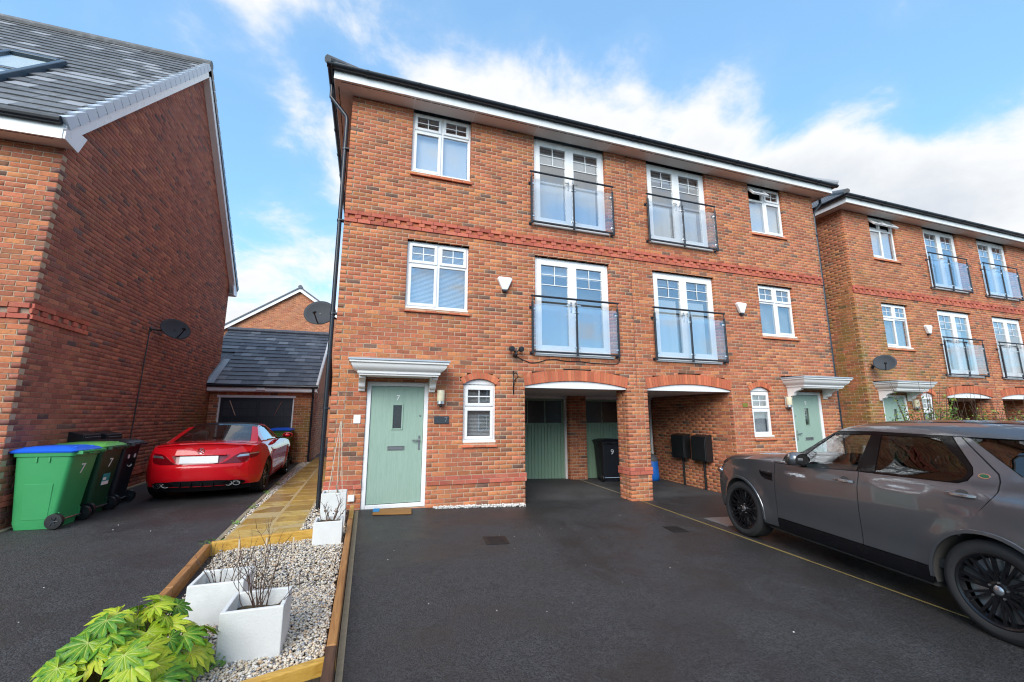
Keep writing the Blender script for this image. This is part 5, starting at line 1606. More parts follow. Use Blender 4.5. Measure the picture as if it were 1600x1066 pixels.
def dish(c, n, w_, h_, wall, label, mat=None):
    """oval satellite dish facing n, arm and bracket back to the wall point"""
    n = Vector(n).normalized(); x = Vector((0, 0, 1)).cross(n).normalized(); y = n.cross(x)
    D = empty('satellite_dish', wall, 0, label, 'satellite dish', 'satellite dishes on the houses')
    c = Vector(c) - Vector(wall)
    m = MB(); V = [c - n * .06]; F = []
    nr, ns = 6, 32
    for i in range(1, nr + 1):
        t = i / nr
        for k in range(ns):
            a = 2 * math.pi * k / ns
            V.append(c + x * (w_ / 2 * t * math.cos(a)) + y * (h_ / 2 * t * math.sin(a)) + n * (-.06 + .06 * t * t))
    for k in range(ns): F.append((0, 1 + k, 1 + (k + 1) % ns))
    for i in range(nr - 1):
        for k in range(ns): F.append((1 + i * ns + k, 1 + (i + 1) * ns + k, 1 + (i + 1) * ns + (k + 1) % ns, 1 + i * ns + (k + 1) % ns))
    m.add(V, F); o = m.build('reflector', mat or M['dish'], D, smooth='all')
    s_ = o.modifiers.new('solid', 'SOLIDIFY'); s_.thickness = .012
    f = c + n * .34 - y * (h_ * .36)
    MB().tube([c - y * h_ * .46 - n * .03, c - y * h_ * .44 + n * .1, f], .012, 6).build('feed_arm', M['black'], D)
    MB().tube([f - n * .03 + y * .0, f - n * .10 + y * .05], [.03, .02], 10).build('receiver', M['black'], D)
    MB().tube([c - n * .05, c - n * .12, (0, 0, 0)], .018, 8).build('bracket', M['black'], D)
    MB().ell((0, 0, 0), .03, .06, .06, 8, 6).build('wall_plate', M['black'], D)
    return D
M['dish'] = simple('grey_mesh_dish', (.05, .057, .068), .8, var=.15, scale=60)
dish((-3.52, 3.45, 3.37), (.62, -.62, .38), .58, .50, (-3.86, 3.15, 3.28), 'grey satellite dish on the blank gable wall above the red car')
dish((-.40, 1.15, 3.45), (-.15, -.95, .30), .58, .52, (-.0, 1.25, 3.35), 'grey satellite dish on the side wall behind the corner downpipe')
dish((13.55, -.16, 2.88), (-.80, -.50, .30), .48, .44, (13.62, .20, 2.80), 'grey satellite dish on the front wall above the far canopy')
cab = [(-3.845, 3.1, 3.25)] + [(-3.845, 3.1 - .02 * k + .006 * (k % 2), 3.25 - .36 * k) for k in range(1, 9)]
tag(MB().tube(cab, .009, 6).build('cable', M['black']), 'thin black cable running down the gable wall below the dish', 'cable')
def wall_lamp(x, y, z, label):
    L_ = empty('wall_lamp', (x, y, z), 0, label, 'lamp', 'cream wall lamps beside the front doors')
    MB().box(-.05, .05, -.03, .0, -.13, .13).build('back_plate', M['steel'], L_, bevel=.006)
    MB().lathe([(.0, .12), (.062, .12), (.066, .10), (.066, -.06), (.062, -.07), (0, -.07)], 18, lambda r_, h_, c, q: (r_ * c, -.08 + r_ * q, h_)).build('shade', simple('cream_glass', (.78, .70, .50), .35) if 'cream_glass' not in bpy.data.materials else bpy.data.materials['cream_glass'], L_, smooth=True)
    MB().lathe([(.0, -.07), (.068, -.07), (.068, -.12), (.0, -.13)], 18, lambda r_, h_, c, q: (r_ * c, -.08 + r_ * q, h_)).build('collar', M['steel'], L_, smooth=True)
    MB().ell((0, -.08, -.15), .025, .025, .03).build('sensor', M['black'], L_, smooth=True)
wall_lamp(1.795, 0, 1.80, 'cream glass wall lamp between door 7 and the narrow window')
wall_lamp(10.06, 0, 1.80, 'cream glass wall lamp beside the door behind the grey car')
wall_lamp(HX + 1.80, HY, 1.80, 'cream glass wall lamp by the door of the house with mossy side wall')
def alarm(x, y, z, label):
    A_ = empty('alarm_box', (x, y, z), 0, label, 'alarm box', 'white alarm boxes high on the facades')
    poly = [(-.15, .10), (-.13, .14), (.13, .14), (.15, .10), (.05, -.12), (-.05, -.12)]
    MB().prism(poly, lambda a, b, d: (a, d, b), -.085, 0).build('cover', M['upvc'], A_, fix=True, bevel=.02, segs=3)
    MB().prism([(-.055, -.10), (.055, -.10), (.035, -.155), (-.035, -.155)], lambda a, b, d: (a, d, b), -.07, -.005).build('strobe', M['railing'], A_, fix=True, bevel=.006)
alarm(2.98, 0, 4.00, 'white alarm box between the casement and the balcony doors of house 7')
alarm(2 * PT - 2.92, 0, 4.00, 'white alarm box on the house whose door stands behind the grey car')
alarm(HX + 2.98, HY, 4.00, 'white alarm box on the house with mossy side wall')
o = MB().box(-.055, .055, -.012, 0, -.07, .07).build('door_plate', M['white'], loc=(.425, 0, 1.42), bevel=.004); tag(o, 'small cream square plate on the brick left of door 7', 'plate')
NP = MB().box(-.13, .13, -.016, 0, -.065, .065).build('house_number', simple('slate_plate', (.035, .045, .055), .5, var=.3, scale=14), loc=(1.83, 0, 1.405), bevel=.003)
tag(NP, 'dark slate plate with the number 7 right of the door', 'sign')
text('numeral', '7', .12, M['steel'], NP, at_front(.075, -.018, .0)); text('inscription', 'house', .035, simple('grey_print', (.18, .20, .22), .5), NP, at_front(-.04, -.018, -.035)) if False else None
NP9 = MB().box(-.07, .07, -.014, 0, -.045, .045).build('house_number', simple('slate_olive', (.20, .19, .03), .5), loc=(8.78, 0, 1.72), bevel=.003); tag(NP9, 'small yellowish plate beside the carport mouth', 'sign')
# twin floodlight camera and its cable
FC = empty('security_light', (3.19, 0, 2.69), 0, 'black twin headed security light with drooping cable over the carport arch', 'security light')
MB().tube([(0, 0, -.08), (0, -.06, -.08), (0, -.09, -.03)], .03, 10).build('base', M['black'], FC, smooth=True)
for sx in (-1, 1):
    MB().tube([(0, -.08, -.02), (.07 * sx, -.10, .02)], .016, 8).build('arm', M['black'], FC)
    MB().lathe([(0, .05), (.04, .045), (.055, .0), (.05, -.05), (0, -.055)], 12, lambda r_, h_, c, q: (.095 * sx + r_ * c, -.12 + h_, .03 + r_ * q)).build('head', M['black'], FC, smooth=True)
MB().ell((0, -.10, -.06), .035, .05, .045).build('camera', M['black'], FC, smooth=True)
cb = [(3.20, -.012, 2.62), (3.35, -.012, 2.54), (3.52, -.012, 2.485), (3.68, -.012, 2.50), (3.85, -.012, 2.56), (4.05, -.012, 2.575), (4.3, -.012, 2.545), (4.6, -.012, 2.555), (4.9, -.012, 2.53), (5.2, -.012, 2.53), (5.45, -.012, 2.54), (5.50, -.012, 2.58), (5.52, -.012, 2.68)]
tag(MB().tube(cb, .008, 6).build('cable', M['black'], smooth='all'), 'sagging black cable along the bricks below the balcony', 'cable')
HB = MB().tube([(3.17, -.01, 2.32), (3.17, -.01, 1.88)], .011, 6).tube([(3.17, -.01, 2.24), (3.17, -.12, 2.27), (3.17, -.24, 2.24), (3.17, -.27, 2.19), (3.17, -.24, 2.16), (3.17, -.22, 2.19)], .008, 6).tube([(3.17, -.01, 2.02), (3.17, -.08, 2.06), (3.17, -.15, 2.17), (3.17, -.17, 2.25)], .007, 6)
HB.tube([(3.17, -.02, 2.12), (3.20, -.10, 2.16), (3.23, -.16, 2.20), (3.25, -.18, 2.17)], .007, 6)
tag(HB.build('hanging_basket_bracket', M['black'], smooth='all'), 'black wrought iron hanging bracket between narrow window and carport', 'bracket')
# small white socket box by the planter
tag(MB().box(.36, .46, -.05, 0, .12, .22).build('outdoor_socket', M['upvc'], bevel=.008), 'grey white socket box low on the wall behind the tall planter', 'socket')
# door mat
MT = slab_box(MB(), [(.74, -.42), (1.33, -.44), (1.36, -.10), (.76, -.08)], .004, .03)
MM = MT.build('door_mat', wood_mat('coir_mat', (.24, .11, .03), (.34, .17, .05), 0, 60, .9), bevel=.008)
slab_box(MB(), [(.745, -.30), (.84, -.30), (.86, -.085), (.765, -.085)], .0305, .034).build('mat_corner', simple('blue_mat_print', (.02, .22, .50), .8, var=.4, scale=30), MM)
tag(MM, 'brown coir door mat with a blue corner before the green door', 'mat')
# ------------------------------------------------------------------ vehicles
def pchip(xs, ys):
    xs = np.array(xs, float); ys = np.array(ys, float)
    if xs[0] > xs[-1]: xs, ys = xs[::-1], ys[::-1]
    h = np.diff(xs); d = np.diff(ys) / h; m = np.zeros(len(xs))
    for i in range(1, len(xs) - 1):
        if d[i - 1] * d[i] > 0:
            w1 = 2 * h[i] + h[i - 1]; w2 = h[i] + 2 * h[i - 1]
            m[i] = (w1 + w2) / (w1 / d[i - 1] + w2 / d[i])
    m[0], m[-1] = d[0], d[-1]
    def f(x):
        x = min(max(x, xs[0]), xs[-1]); i = int(min(max(np.searchsorted(xs, x) - 1, 0), len(h) - 1))
        t = (x - xs[i]) / h[i]; t2 = t * t; t3 = t2 * t
        return float((2 * t3 - 3 * t2 + 1) * ys[i] + (t3 - 2 * t2 + t) * h[i] * m[i] + (-2 * t3 + 3 * t2) * ys[i + 1] + (t3 - t2) * h[i] * m[i + 1])
    return f
def sstep(x): x = min(max(x, 0), 1); return x * x * (3 - 2 * x)
def arc(cx, cz, r, a0, a1, n=18): return [(cx + r * math.cos(R(a0 + (a1 - a0) * k / n)), cz + r * math.sin(R(a0 + (a1 - a0) * k / n))) for k in range(n + 1)]
def panel(name, poly, S, mat, parent, rim=.02, cut=.07, flip=False, off=0.):
    """polygon in a 2-D parameter plane laid on the smooth surface S(a,b)->xyz, with turned-in edges"""
    b = bmesh.new()
    f = b.faces.new([b.verts.new((p[0], p[1], 0)) for p in poly])
    f.normal_update()
    if f.normal.z < 0: bmesh.ops.reverse_faces(b, faces=[f])
    bmesh.ops.triangulate(b, faces=b.faces[:])
    P = np.array(poly); lo, hi = P.min(0), P.max(0)
    for ax in (0, 1):
        v = lo[ax] + cut * .5
        while v < hi[ax]:
            no = (1, 0, 0) if ax == 0 else (0, 1, 0); co = (v, 0, 0) if ax == 0 else (0, v, 0)
            bmesh.ops.bisect_plane(b, geom=b.verts[:] + b.edges[:] + b.faces[:], plane_co=co, plane_no=no, dist=1e-6)
            v += cut
    b.verts.index_update()
    par = [(v.co.x, v.co.y) for v in b.verts]
    faces = [tuple(v.index for v in f.verts) for f in b.faces]
    bnd = [(e.verts[0].index, e.verts[1].index, e.link_faces[0]) for e in b.edges if len(e.link_faces) == 1]
    V, NR = [], []
    e = 1e-3
    for (a, c) in par:
        p = Vector(S(a, c)); da = Vector(S(a + e, c)) - Vector(S(a - e, c)); dc = Vector(S(a, c + e)) - Vector(S(a, c - e))
        n = da.cross(dc).normalized()
        if flip: n = -n
        V.append(p + n * off); NR.append(n)
    if flip: faces = [q[::-1] for q in faces]
    if rim:
        seg = []
        for (i, j, lf) in bnd:
            idx = [v.index for v in lf.verts]
            k = idx.index(i)
            if idx[(k + 1) % len(idx)] != j: i, j = j, i
            seg.append((i, j))
        for (i, j) in seg:
            o = len(V)
            n = NR[i]
            d = (V[j] - V[i]).cross(n); d = d.normalized() if d.length > 1e-9 else n
            V += [V[i], V[j], V[j] - NR[j] * rim, V[i] - NR[i] * rim]
            if flip: d = -d
            NR += [d] * 4
            faces.append((o + 1, o, o + 3, o + 2) if not flip else (o, o + 1, o + 2, o + 3))
    b.free()
    me = bpy.data.meshes.new(name); me.from_pydata([tuple(v) for v in V], [], faces)
    me.shade_smooth()
    me.normals_split_custom_set_from_vertices([tuple(n) for n in NR])
    return finish(me, name, mat, parent)
def patch(name, rows, w, mat, parent, p=2.6, nv=18, vr=(-1, 1), sub=5, off=0.):
    """rows of (edge X, edge Z, centre X, centre Z); skin across the car, smooth along the rows"""
    T = list(range(len(rows)))
    fs = [pchip(T, [r[i] for r in rows]) for i in range(4)] if len(rows) > 2 else [(lambda i: (lambda t: rows[0][i] + (rows[1][i] - rows[0][i]) * t))(i) for i in range(4)]
    m = MB(); V = []; n = (len(rows) - 1) * sub
    for k in range(n + 1):
        t = k / sub
        xe, ze, xc, zc_ = (f(t) for f in fs)
        we = w(xe, ze)
        for j in range(nv + 1):
            v = vr[0] + (vr[1] - vr[0]) * j / nv
            q = 1 - abs(v) ** p
            V.append((xe + (xc - xe) * q, v * we, ze + (zc_ - ze) * q + off))
    F = [(k * (nv + 1) + j, k * (nv + 1) + j + 1, (k + 1) * (nv + 1) + j + 1, (k + 1) * (nv + 1) + j) for k in range(n) for j in range(nv)]
    m.add(V, F); return m.build(name, mat, parent, smooth='all')
def car_paint(name, col, flake=.5, rough=.34, spec=.5):
    m, N, p, o = new_mat(name)
    P = pos(N)
    n = N.noise(P, 3, 3, .5)
    N.l(N.mix(n, tuple(c * .95 for c in col), tuple(min(1, c * 1.05) for c in col)), p.inputs['Base Color'])
    p.inputs['Metallic'].default_value = flake
    p.inputs['Roughness'].default_value = rough
    p.inputs['Coat Weight'].default_value = 1.0
    p.inputs['Specular IOR Level'].default_value = spec
    p.inputs['Coat Roughness'].default_value = .035
    return m
M['rubber'] = simple('tyre_rubber', (.018, .018, .019), .78, var=.3, scale=18, bmp=.3, bscale=90)
M['rimblack'] = simple('black_alloy', (.010, .010, .012), .25, .3, var=.2)
M['gloss'] = simple('gloss_black_trim', (.005, .005, .006), .14, 0, var=.1, coat=.0, spec=.2)
M['grey_paint'] = car_paint('grey_metallic_paint', (.16, .17, .185), .74, .29)
M['red_paint'] = car_paint('red_metallic_paint', (.52, .004, .010), .0, .45, .05)
M['redglass'] = simple('red_tail_lens', (.13, .002, .005), .12, 0, var=.2, coat=.3, spec=.3)
M['leather'] = simple('dark_tan_leather', (.055, .025, .018), .55, var=.2)
M['cabin'] = simple('black_cabin_trim', (.02, .022, .024), .6, var=.2)
M['whiteplate'] = simple('blank_white_plate', (.86, .86, .86), .4, var=.01)
def wheel(parent, x, y, r, rw, rim_r, nsp, name='wheel', paired=True, cap=None):
    """tyre, black multi-spoke rim, brake disc; y is the outer face, sign gives the side"""
    s = 1 if y > 0 else -1
    fn = lambda q, h, c, t: (x + q * c, y - s * h, r + q * t)
    ty = MB()
    prof = [(rim_r - .005, .01), (rim_r + .012, .0), (rim_r + .05, -.008), (r - .045, -.006), (r - .018, .008), (r - .004, .028)]
    k = .028
    while k < rw - .03:
        prof += [(r, k + .004), (r, k + .028), (r - .008, k + .030), (r - .008, k + .036)]; k += .036
    prof += [(r - .004, rw - .028), (r - .018, rw - .008), (r - .06, rw), (rim_r, rw - .01)]
    W = MB().lathe([(rim_r - .03, .07), (rim_r - .022, .012), (rim_r - .006, .004), (rim_r + .006, .006), (rim_r + .004, rw - .02), (rim_r - .03, rw - .03)], 56, fn).build(name, M['rimblack'], parent, smooth=True)
    ty.lathe(prof, 64, fn).build('tyre', M['rubber'], W, smooth=True, angle=50)
    sp = MB()
    for i in range(nsp):
        a0 = 2 * math.pi * i / nsp + .13
        for d in ((-1, 1) if paired else (0,)):
            da = d * math.pi / nsp * .36
            hub = .055
            pts = []
            for (q, hh, wd) in ((hub, .036, .013), (rim_r * .55, .030, .009), (rim_r - .012, .022, .0115)):
                a = a0 + da * (1 if q > hub else .75)
                for e in (-1, 1):
                    cx, cz = q * math.cos(a) - e * wd * math.sin(a), q * math.sin(a) + e * wd * math.cos(a)
                    pts += [(x + cx, y - s * hh, r + cz), (x + cx, y - s * (hh + .035), r + cz)]
            F = []
            for b_ in (0, 4):
                F += [(b_, b_ + 2, b_ + 6, b_ + 4), (b_ + 1, b_, b_ + 4, b_ + 5), (b_ + 2, b_ + 3, b_ + 7, b_ + 6)]
            sp.add(pts, F)
    sp.lathe([(0, .03), (.05, .03), (.07, .036), (.085, .06), (.085, .09)], 24, fn)
    sp.build('rim', M['rimblack'], W, fix=False)
    MB().lathe([(0, .022), (.025, .023), (.036, .03), (.036, .034)], 20, fn).build('hub_cap', cap or M['steel'], W, smooth=True)
    for i in range(5):
        a = 2 * math.pi * i / 5 + .4
        MB().lathe([(0, .026), (.009, .026), (.010, .034)], 8, lambda q, h, c, t: (x + .062 * math.cos(a) + q * c, y - s * h, r + .062 * math.sin(a) + q * t)).build('wheel_bolt', M['steel'], W)
    MB().lathe([(.05, .10), (rim_r - .045, .10), (rim_r - .045, .125), (.05, .125)], 32, fn, True).build('brake_disc', M['steel'], W)
    MB().lathe([(0, .14), (rim_r - .01, .14)], 24, fn).build('back_plate', M['dark'], W)
    return W
def car_root(name, o, fwd, label, scale=1):
    """empty whose +x is the car's nose, lying on the sloping drive"""
    fx, fy = fwd; z = lambda x, y: zg(x, y)
    F = Vector((fx, fy, (z(o[0] + fx * 2.5, o[1] + fy * 2.5) - z(o[0], o[1])) / 2.5)).normalized()
    Lf = Vector((-fy, fx, 0)); Lf.z = (z(o[0] + Lf.x, o[1] + Lf.y) - z(o[0] - Lf.x, o[1] - Lf.y)) / 2
    U = F.cross(Lf).normalized(); Lf = U.cross(F)
    e = empty(name, (0, 0, 0), 0, label, 'car')
    e.matrix_world = Matrix(((F.x, Lf.x, U.x, o[0]), (F.y, Lf.y, U.y, o[1]), (F.z, Lf.z, U.z, z(*o)), (0, 0, 0, 1)))
    return e
# ---- grey SUV
def build_suv():
    fw = Vector((.38, 2.88)).normalized()
    car = car_root('parked_suv', (6.52, -5.40), (fw.x, fw.y), 'dark grey metallic SUV with black multi spoke wheels on the right hand drive')
    prof = pchip([.22, .30, .40, .52, .70, .90, 1.04, 1.13, 1.20, 1.40, 1.60, 1.68, 1.74, 1.79, 1.84], [.90, .945, .962, .968, .985, .993, .988, .972, .945, .868, .790, .752, .705, .63, .48])
    crease = pchip([-1.1, -.27, .28, 1.08, 2.24, 3.2], [1.15, 1.14, 1.11, 1.07, 1.00, .96])
    def w(X, Z):
        b = prof(Z)
        b -= .011 * sstep((Z - crease(X) + .015) / .030) * (1 - sstep((Z - crease(X) - .05) / .1))
        if X > 2.3: b *= 1 - .20 * ((X - 2.3) / 1.35) ** 2.6
        if X < -.5: b *= 1 - .07 * ((-.5 - X) / .6) ** 2
        if Z > 1.16 and X > .9: b -= .05 * ((X - .9) / 1.2) ** 2 * sstep((Z - 1.16) / .2)
        for ax in (0, 2.923):
            d = math.hypot(X - ax, Z - .385)
            if .43 < d < .62: b += .016 * (1 - sstep((d - .44) / .16)) * (1 - sstep((Z - .8) / .25))
        return b
    eX = [3.60, 3.42, 3.19, 2.7, 2.24, 2.08, 1.98, 1.75, 1.55, 1.42, 1.2, .9, .5, 0, -.5, -.95]
    eZ = [.75, .97, 1.06, 1.125, 1.155, 1.175, 1.235, 1.405, 1.545, 1.62, 1.662, 1.69, 1.708, 1.715, 1.712, 1.69]
    ez = pchip(eX, eZ)
    def eline(a, b, n=14): return [(a + (b - a) * k / n, ez(a + (b - a) * k / n)) for k in range(n + 1)]
    af = lambda a0, a1: arc(2.923, .385, .44, a0, a1)
    ar = lambda a0, a1: arc(0, .385, .44, a0, a1)
    wing = eline(2.245, 3.19, 10) + [(3.42, .97), (3.52, .88), (3.59, .74), (3.61, .58), (3.58, .42), (3.52, .33), (3.358, .33)] + af(-7, 187) + [(2.486, .30), (2.245, .30)]
    fdoor = [(2.235, .425), (2.235, 1.13), (1.82, 1.132), (1.12, 1.178), (1.093, 1.178), (1.093, .425)]
    cowl = [(2.235, 1.138)] + eline(2.235, 2.09, 4) + [(2.02, 1.138)]
    apil = [(2.015, 1.138), (2.085, 1.172)] + eline(2.06, 1.44, 16) + [(1.44, 1.60), (1.475, 1.572), (1.66, 1.43), (1.815, 1.292), (1.83, 1.14)]
    fglass = [(1.822, 1.142), (1.808, 1.285), (1.655, 1.42), (1.47, 1.562), (1.045, 1.588), (1.125, 1.188)]
    bpil = [(1.12, 1.182), (1.04, 1.588), (.932, 1.588), (.918, 1.192)]
    rglass = [(.912, 1.195), (.926, 1.588), (.42, 1.598), (.385, 1.585), (.14, 1.345), (.132, 1.30), (.155, 1.258), (.205, 1.228), (.28, 1.215)]
    ttrim = [(1.475, 1.568), (1.44, 1.605), (1.0, 1.622), (.30, 1.626), (.10, 1.36), (.09, 1.30), (.13, 1.24), (.20, 1.212), (.28, 1.207), (1.085, 1.182), (1.12, 1.182), (.92, 1.193), (.28, 1.2145), (.205, 1.2275), (.153, 1.2575), (.1305, 1.30), (.138, 1.3455), (.384, 1.5865), (.42, 1.5995), (.926, 1.5895), (1.045, 1.5895), (1.47, 1.5635)]
    rail = [(1.435, 1.610), (1.0, 1.627), (-.88, 1.622), (-.98, 1.62)] + eline(-.95, 1.435, 24)
    rdoor = [(1.083, .425), (1.083, 1.177), (.28, 1.203), (.19, 1.208), (.118, 1.24), (.083, 1.30), (.095, 1.365), (.285, 1.620), (.222, 1.620), (-.08, 1.325), (-.097, 1.27), (-.085, 1.18), (-.05, 1.115), (.19, .762)] + arc(0, .385, .445, 62, 6, 10) + [(.452, .425)]
    quarter = [(.182, .790), (-.062, 1.118), (-.096, 1.185), (-.108, 1.27), (-.09, 1.332), (.208, 1.618), (.15, 1.615), (-.265, 1.30), (-.31, 1.275), (-.86, 1.275), (-.89, 1.615), (-.985, 1.615), (-1.03, 1.40), (-1.05, 1.1), (-1.08, .8), (-1.07, .5), (-1.02, .33), (-.445, .33)] + ar(187, 66)
    qglass = [(.138, 1.613), (-.268, 1.305), (-.312, 1.281), (-.852, 1.281), (-.882, 1.613)]
    sill = [(2.478, .27), (2.478, .30), (2.24, .30), (2.24, .415), (.455, .415), (.455, .30), (.46, .27)]
    for s in (1, -1):
        S = lambda X, Z: (X, s * w(X, Z), Z)
        fl = s > 0
        pn = lambda n_, po, m_, par=car, off=0., rim=.02, cut=.07: panel(n_, po, S, m_, par, rim, cut, flip=fl, off=off)
        pn('front_wing', wing, M['grey_paint']); pn('scuttle', cowl, M['grey_paint'])
        D = pn('front_door', fdoor, M['grey_paint']); D2 = pn('rear_door', rdoor, M['grey_paint'])
        pn('rear_quarter', quarter, M['grey_paint']); pn('roof_rail', rail, M['grey_paint'])
        pn('sill', sill, M['rimblack'], off=.004)
        pn('pillar', apil, M['gloss'], off=-.002); pn('pillar', bpil, M['gloss'], off=-.001)
        pn('window_trim', ttrim, M['gloss'], off=.0)
        pn('door_window', fglass, M['carglass'], off=-.006, rim=0); pn('door_window', rglass, M['carglass'] if False else M['suvrear'], off=-.006, rim=0)
        pn('quarter_window', qglass, M['tint'], off=-.004, rim=0)
        # dark liner behind the panel gaps
        liner = [(2.30, .32), (2.30, 1.10), (1.0, 1.15), (-.2, 1.15), (-.2, 1.0), (.25, .80), (.50, .42), (.50, .32)]
        pn('liner', liner, M['dark'], off=-.022, rim=0, cut=.2)
        pn('liner', [(.35, 1.1), (.35, 1.3), (.05, 1.3), (.24, 1.60), (.18, 1.60), (-.2, 1.32), (-.2, 1.1)], M['dark'], off=-.022, rim=0, cut=.2)
        # chrome waist line highlight, wing vent, handles
        cl = [(X, crease(X) + .004) for X in np.linspace(2.20, -1.0, 30)]
        # handles
        for par, x0, x1, zc_ in ((D, 1.125, 1.36, 1.062), (D2, .035, .265, 1.118)):
            pts = []
            xm = (x0 + x1) / 2
            recess = [(xm + .052 * math.cos(a), zc_ + .010 + .034 * math.sin(a)) for a in np.linspace(0, 2 * math.pi, 15)[:-1]]
            pn('handle_recess', recess, M['dark'], par, off=.0015, rim=0, cut=.03)
            h_ = MB(); n_ = 8; V = []
            for k in range(n_ + 1):
                X = x0 + (x1 - x0) * k / n_; bow = math.sin(math.pi * k / n_) ** .5 if 0 < k < n_ else 0
                y0_ = w(X, zc_) + .008 + .026 * bow; hh = .012 + .004 * bow
                for (dy, dz) in ((0, -hh), (.014, -hh * .6), (.014, hh * .6), (0, hh)): V.append((X, s * (y0_ + dy), zc_ + dz))
            F = [(4 * k + j, 4 * k + (j + 1) % 4, 4 * k + 4 + (j + 1) % 4, 4 * k + 4 + j) for k in range(n_) for j in range(4)] + [(0, 1, 2, 3), (4 * n_ + 3, 4 * n_ + 2, 4 * n_ + 1, 4 * n_)]
            h_.add(V, F).build('handle', M['satin'], par, smooth=True, fix=True)
        pn('wing_vent', [(2.27, .99), (2.52, 1.0), (2.47, .925), (2.40, .895), (2.27, .885)], M['rimblack'], off=.003, rim=.006, cut=.05)
        pn('wing_vent_bar', [(2.28, .955), (2.49, .975), (2.48, .957), (2.28, .935)], M['gloss'], off=.009, rim=.006, cut=.05)
        # oval badge on the rear quarter of the door
        bz_ = [( .005 + .042 * math.cos(a), 1.298 + .021 * math.sin(a)) for a in np.linspace(0, 2 * math.pi, 21)[:-1]]
        pn('badge', bz_, M['chrome'], off=.004, rim=.004, cut=.03)
        pn('badge', [(.005 + .034 * math.cos(a), 1.298 + .015 * math.sin(a)) for a in np.linspace(0, 2 * math.pi, 21)[:-1]], M['badgegreen'], off=.006, rim=.003, cut=.03)
        # arch liners and lips
        for ax in (0, 2.923):
            al = MB(); n_ = 24; V = []
            for k in range(n_ + 1):
                a = R(-12 + 204 * k / n_)
                X, Z = ax + .437 * math.cos(a), .385 + .437 * math.sin(a)
                V += [(X, s * (w(X, max(Z, .3)) - .012), Z), (X, s * .55, Z)]
            al.add(V, [(2 * k, 2 * k + 1, 2 * k + 3, 2 * k + 2) for k in range(n_)]).build('wheel_well', M['dark'], car, smooth='all')
            lip = MB(); V = []
            for k in range(n_ + 1):
                a = R(-6 + 192 * k / n_)
                for rr_, o_ in ((.434, -.012), (.434, .008), (.462, .008), (.468, -.004)):
                    X, Z = ax + rr_ * math.cos(a), .385 + rr_ * math.sin(a)
                    V.append((X, s * (w(X, max(Z, .3)) + o_), Z))
            lip.add(V, [(4 * k + j, 4 * k + j + 1, 4 * k + 5 + j, 4 * k + 4 + j) for k in range(n_) for j in range(3)]).build('arch_lip', M['grey_paint'], car, smooth=True, angle=50)
            wheel(car, ax, s * .955, .385, .25, .285, 10, cap=M['satin'])
        # door mirror
        mm = MB()
        prof_ = [(0, -.085), (.055, -.08), (.085, -.05), (.095, 0), (.09, .05), (.07, .085), (0, .095)]
        mm.lathe(prof_, 18, lambda r_, h_, c, q: (1.76 + r_ * q * .95 - .02 * abs(h_) * 4, s * (1.09 + h_ * 1.25), 1.235 + r_ * c * .92))
        MI = mm.build('door_mirror', M['grey_paint'], car, smooth='all')
        MB().tube([(1.82, s * .93, 1.155), (1.80, s * 1.0, 1.165), (1.77, s * 1.06, 1.175)], [.04, .032, .035], 10).build('mirror_foot', M['gloss'], MI, smooth=True)
        MB().lathe([(0, 0), (.078, 0), (.085, -.01)], 18, lambda r_, h_, c, q: (1.672 + h_, s * (1.09 + r_ * q * 1.2), 1.235 + r_ * c * .85)).build('mirror_glass', M['gloss'], MI)
        lw = MB().add([(1.70, s * (w(1.7, 1.15) - .0), 1.137), (.5, s * (w(.5, 1.19)), 1.19), (.5, s * (w(.5, 1.19) - .07), 1.19), (1.7, s * (w(1.7, 1.15) - .07), 1.137)], [(0, 1, 2, 3)])
        lw.build('door_capping', M['cabin'], car)
    # skins across the car
    nose = [(3.50, .30, 3.76, .28), (3.585, .45, 3.82, .45), (3.61, .60, 3.83, .62), (3.585, .76, 3.81, .80), (3.42, .97, 3.70, 1.03)]
    hood = [(3.42, .97, 3.70, 1.03), (3.19, 1.06, 3.48, 1.13), (2.7, 1.125, 2.85, 1.215), (2.30, 1.152, 2.45, 1.265), (2.12, 1.168, 2.28, 1.285)]
    patch('front_bumper', nose, w, M['grey_paint'], car, 3.0)
    patch('bonnet', hood, w, M['grey_paint'], car, 5.0)
    patch('cowl', [(2.13, 1.166, 2.29, 1.278), (2.06, 1.185, 2.18, 1.285)], w, M['dark'], car, 3.0)
    patch('windscreen', [(2.06, 1.19, 2.19, 1.29), (1.75, 1.405, 1.80, 1.52), (1.44, 1.608, 1.40, 1.712)], w, M['carglass'], car, 2.6, vr=(-.97, .97))
    roofr = [(1.44, 1.612, 1.40, 1.715), (1.2, 1.662, 1.15, 1.752), (.6, 1.705, .6, 1.782), (0, 1.715, 0, 1.790), (-.6, 1.71, -.6, 1.782), (-.95, 1.69, -1.02, 1.76)]
    patch('roof', roofr, w, M['grey_paint'], car, 3.2)
    patch('roof_glass', [(1.2, 1.662, 1.15, 1.752), (.6, 1.705, .6, 1.782), (0, 1.715, 0, 1.790), (-.5, 1.712, -.5, 1.784)], w, M['gloss'], car, 3.2, vr=(-.78, .78), off=.004)
    patch('tailgate', [(-.95, 1.69, -1.02, 1.76), (-1.0, 1.6, -1.09, 1.63), (-1.05, 1.15, -1.14, 1.15), (-1.08, .8, -1.18, .8), (-1.04, .34, -1.13, .32)], w, M['grey_paint'], car, 4.0)
    patch('rear_window', [(-1.0, 1.6, -1.09, 1.63), (-1.04, 1.2, -1.13, 1.2)], w, M['tint'], car, 4.0, vr=(-.85, .85))
    for sy in (-.42, .42): MB().tube([(.95, sy * 1.45, 1.80), (.85, sy * 1.45, 1.825), (-.6, sy * 1.45, 1.83), (-.7, sy * 1.45, 1.80)], .014, 8).build('roof_bar', M['rimblack'], car, smooth=True) if False else None
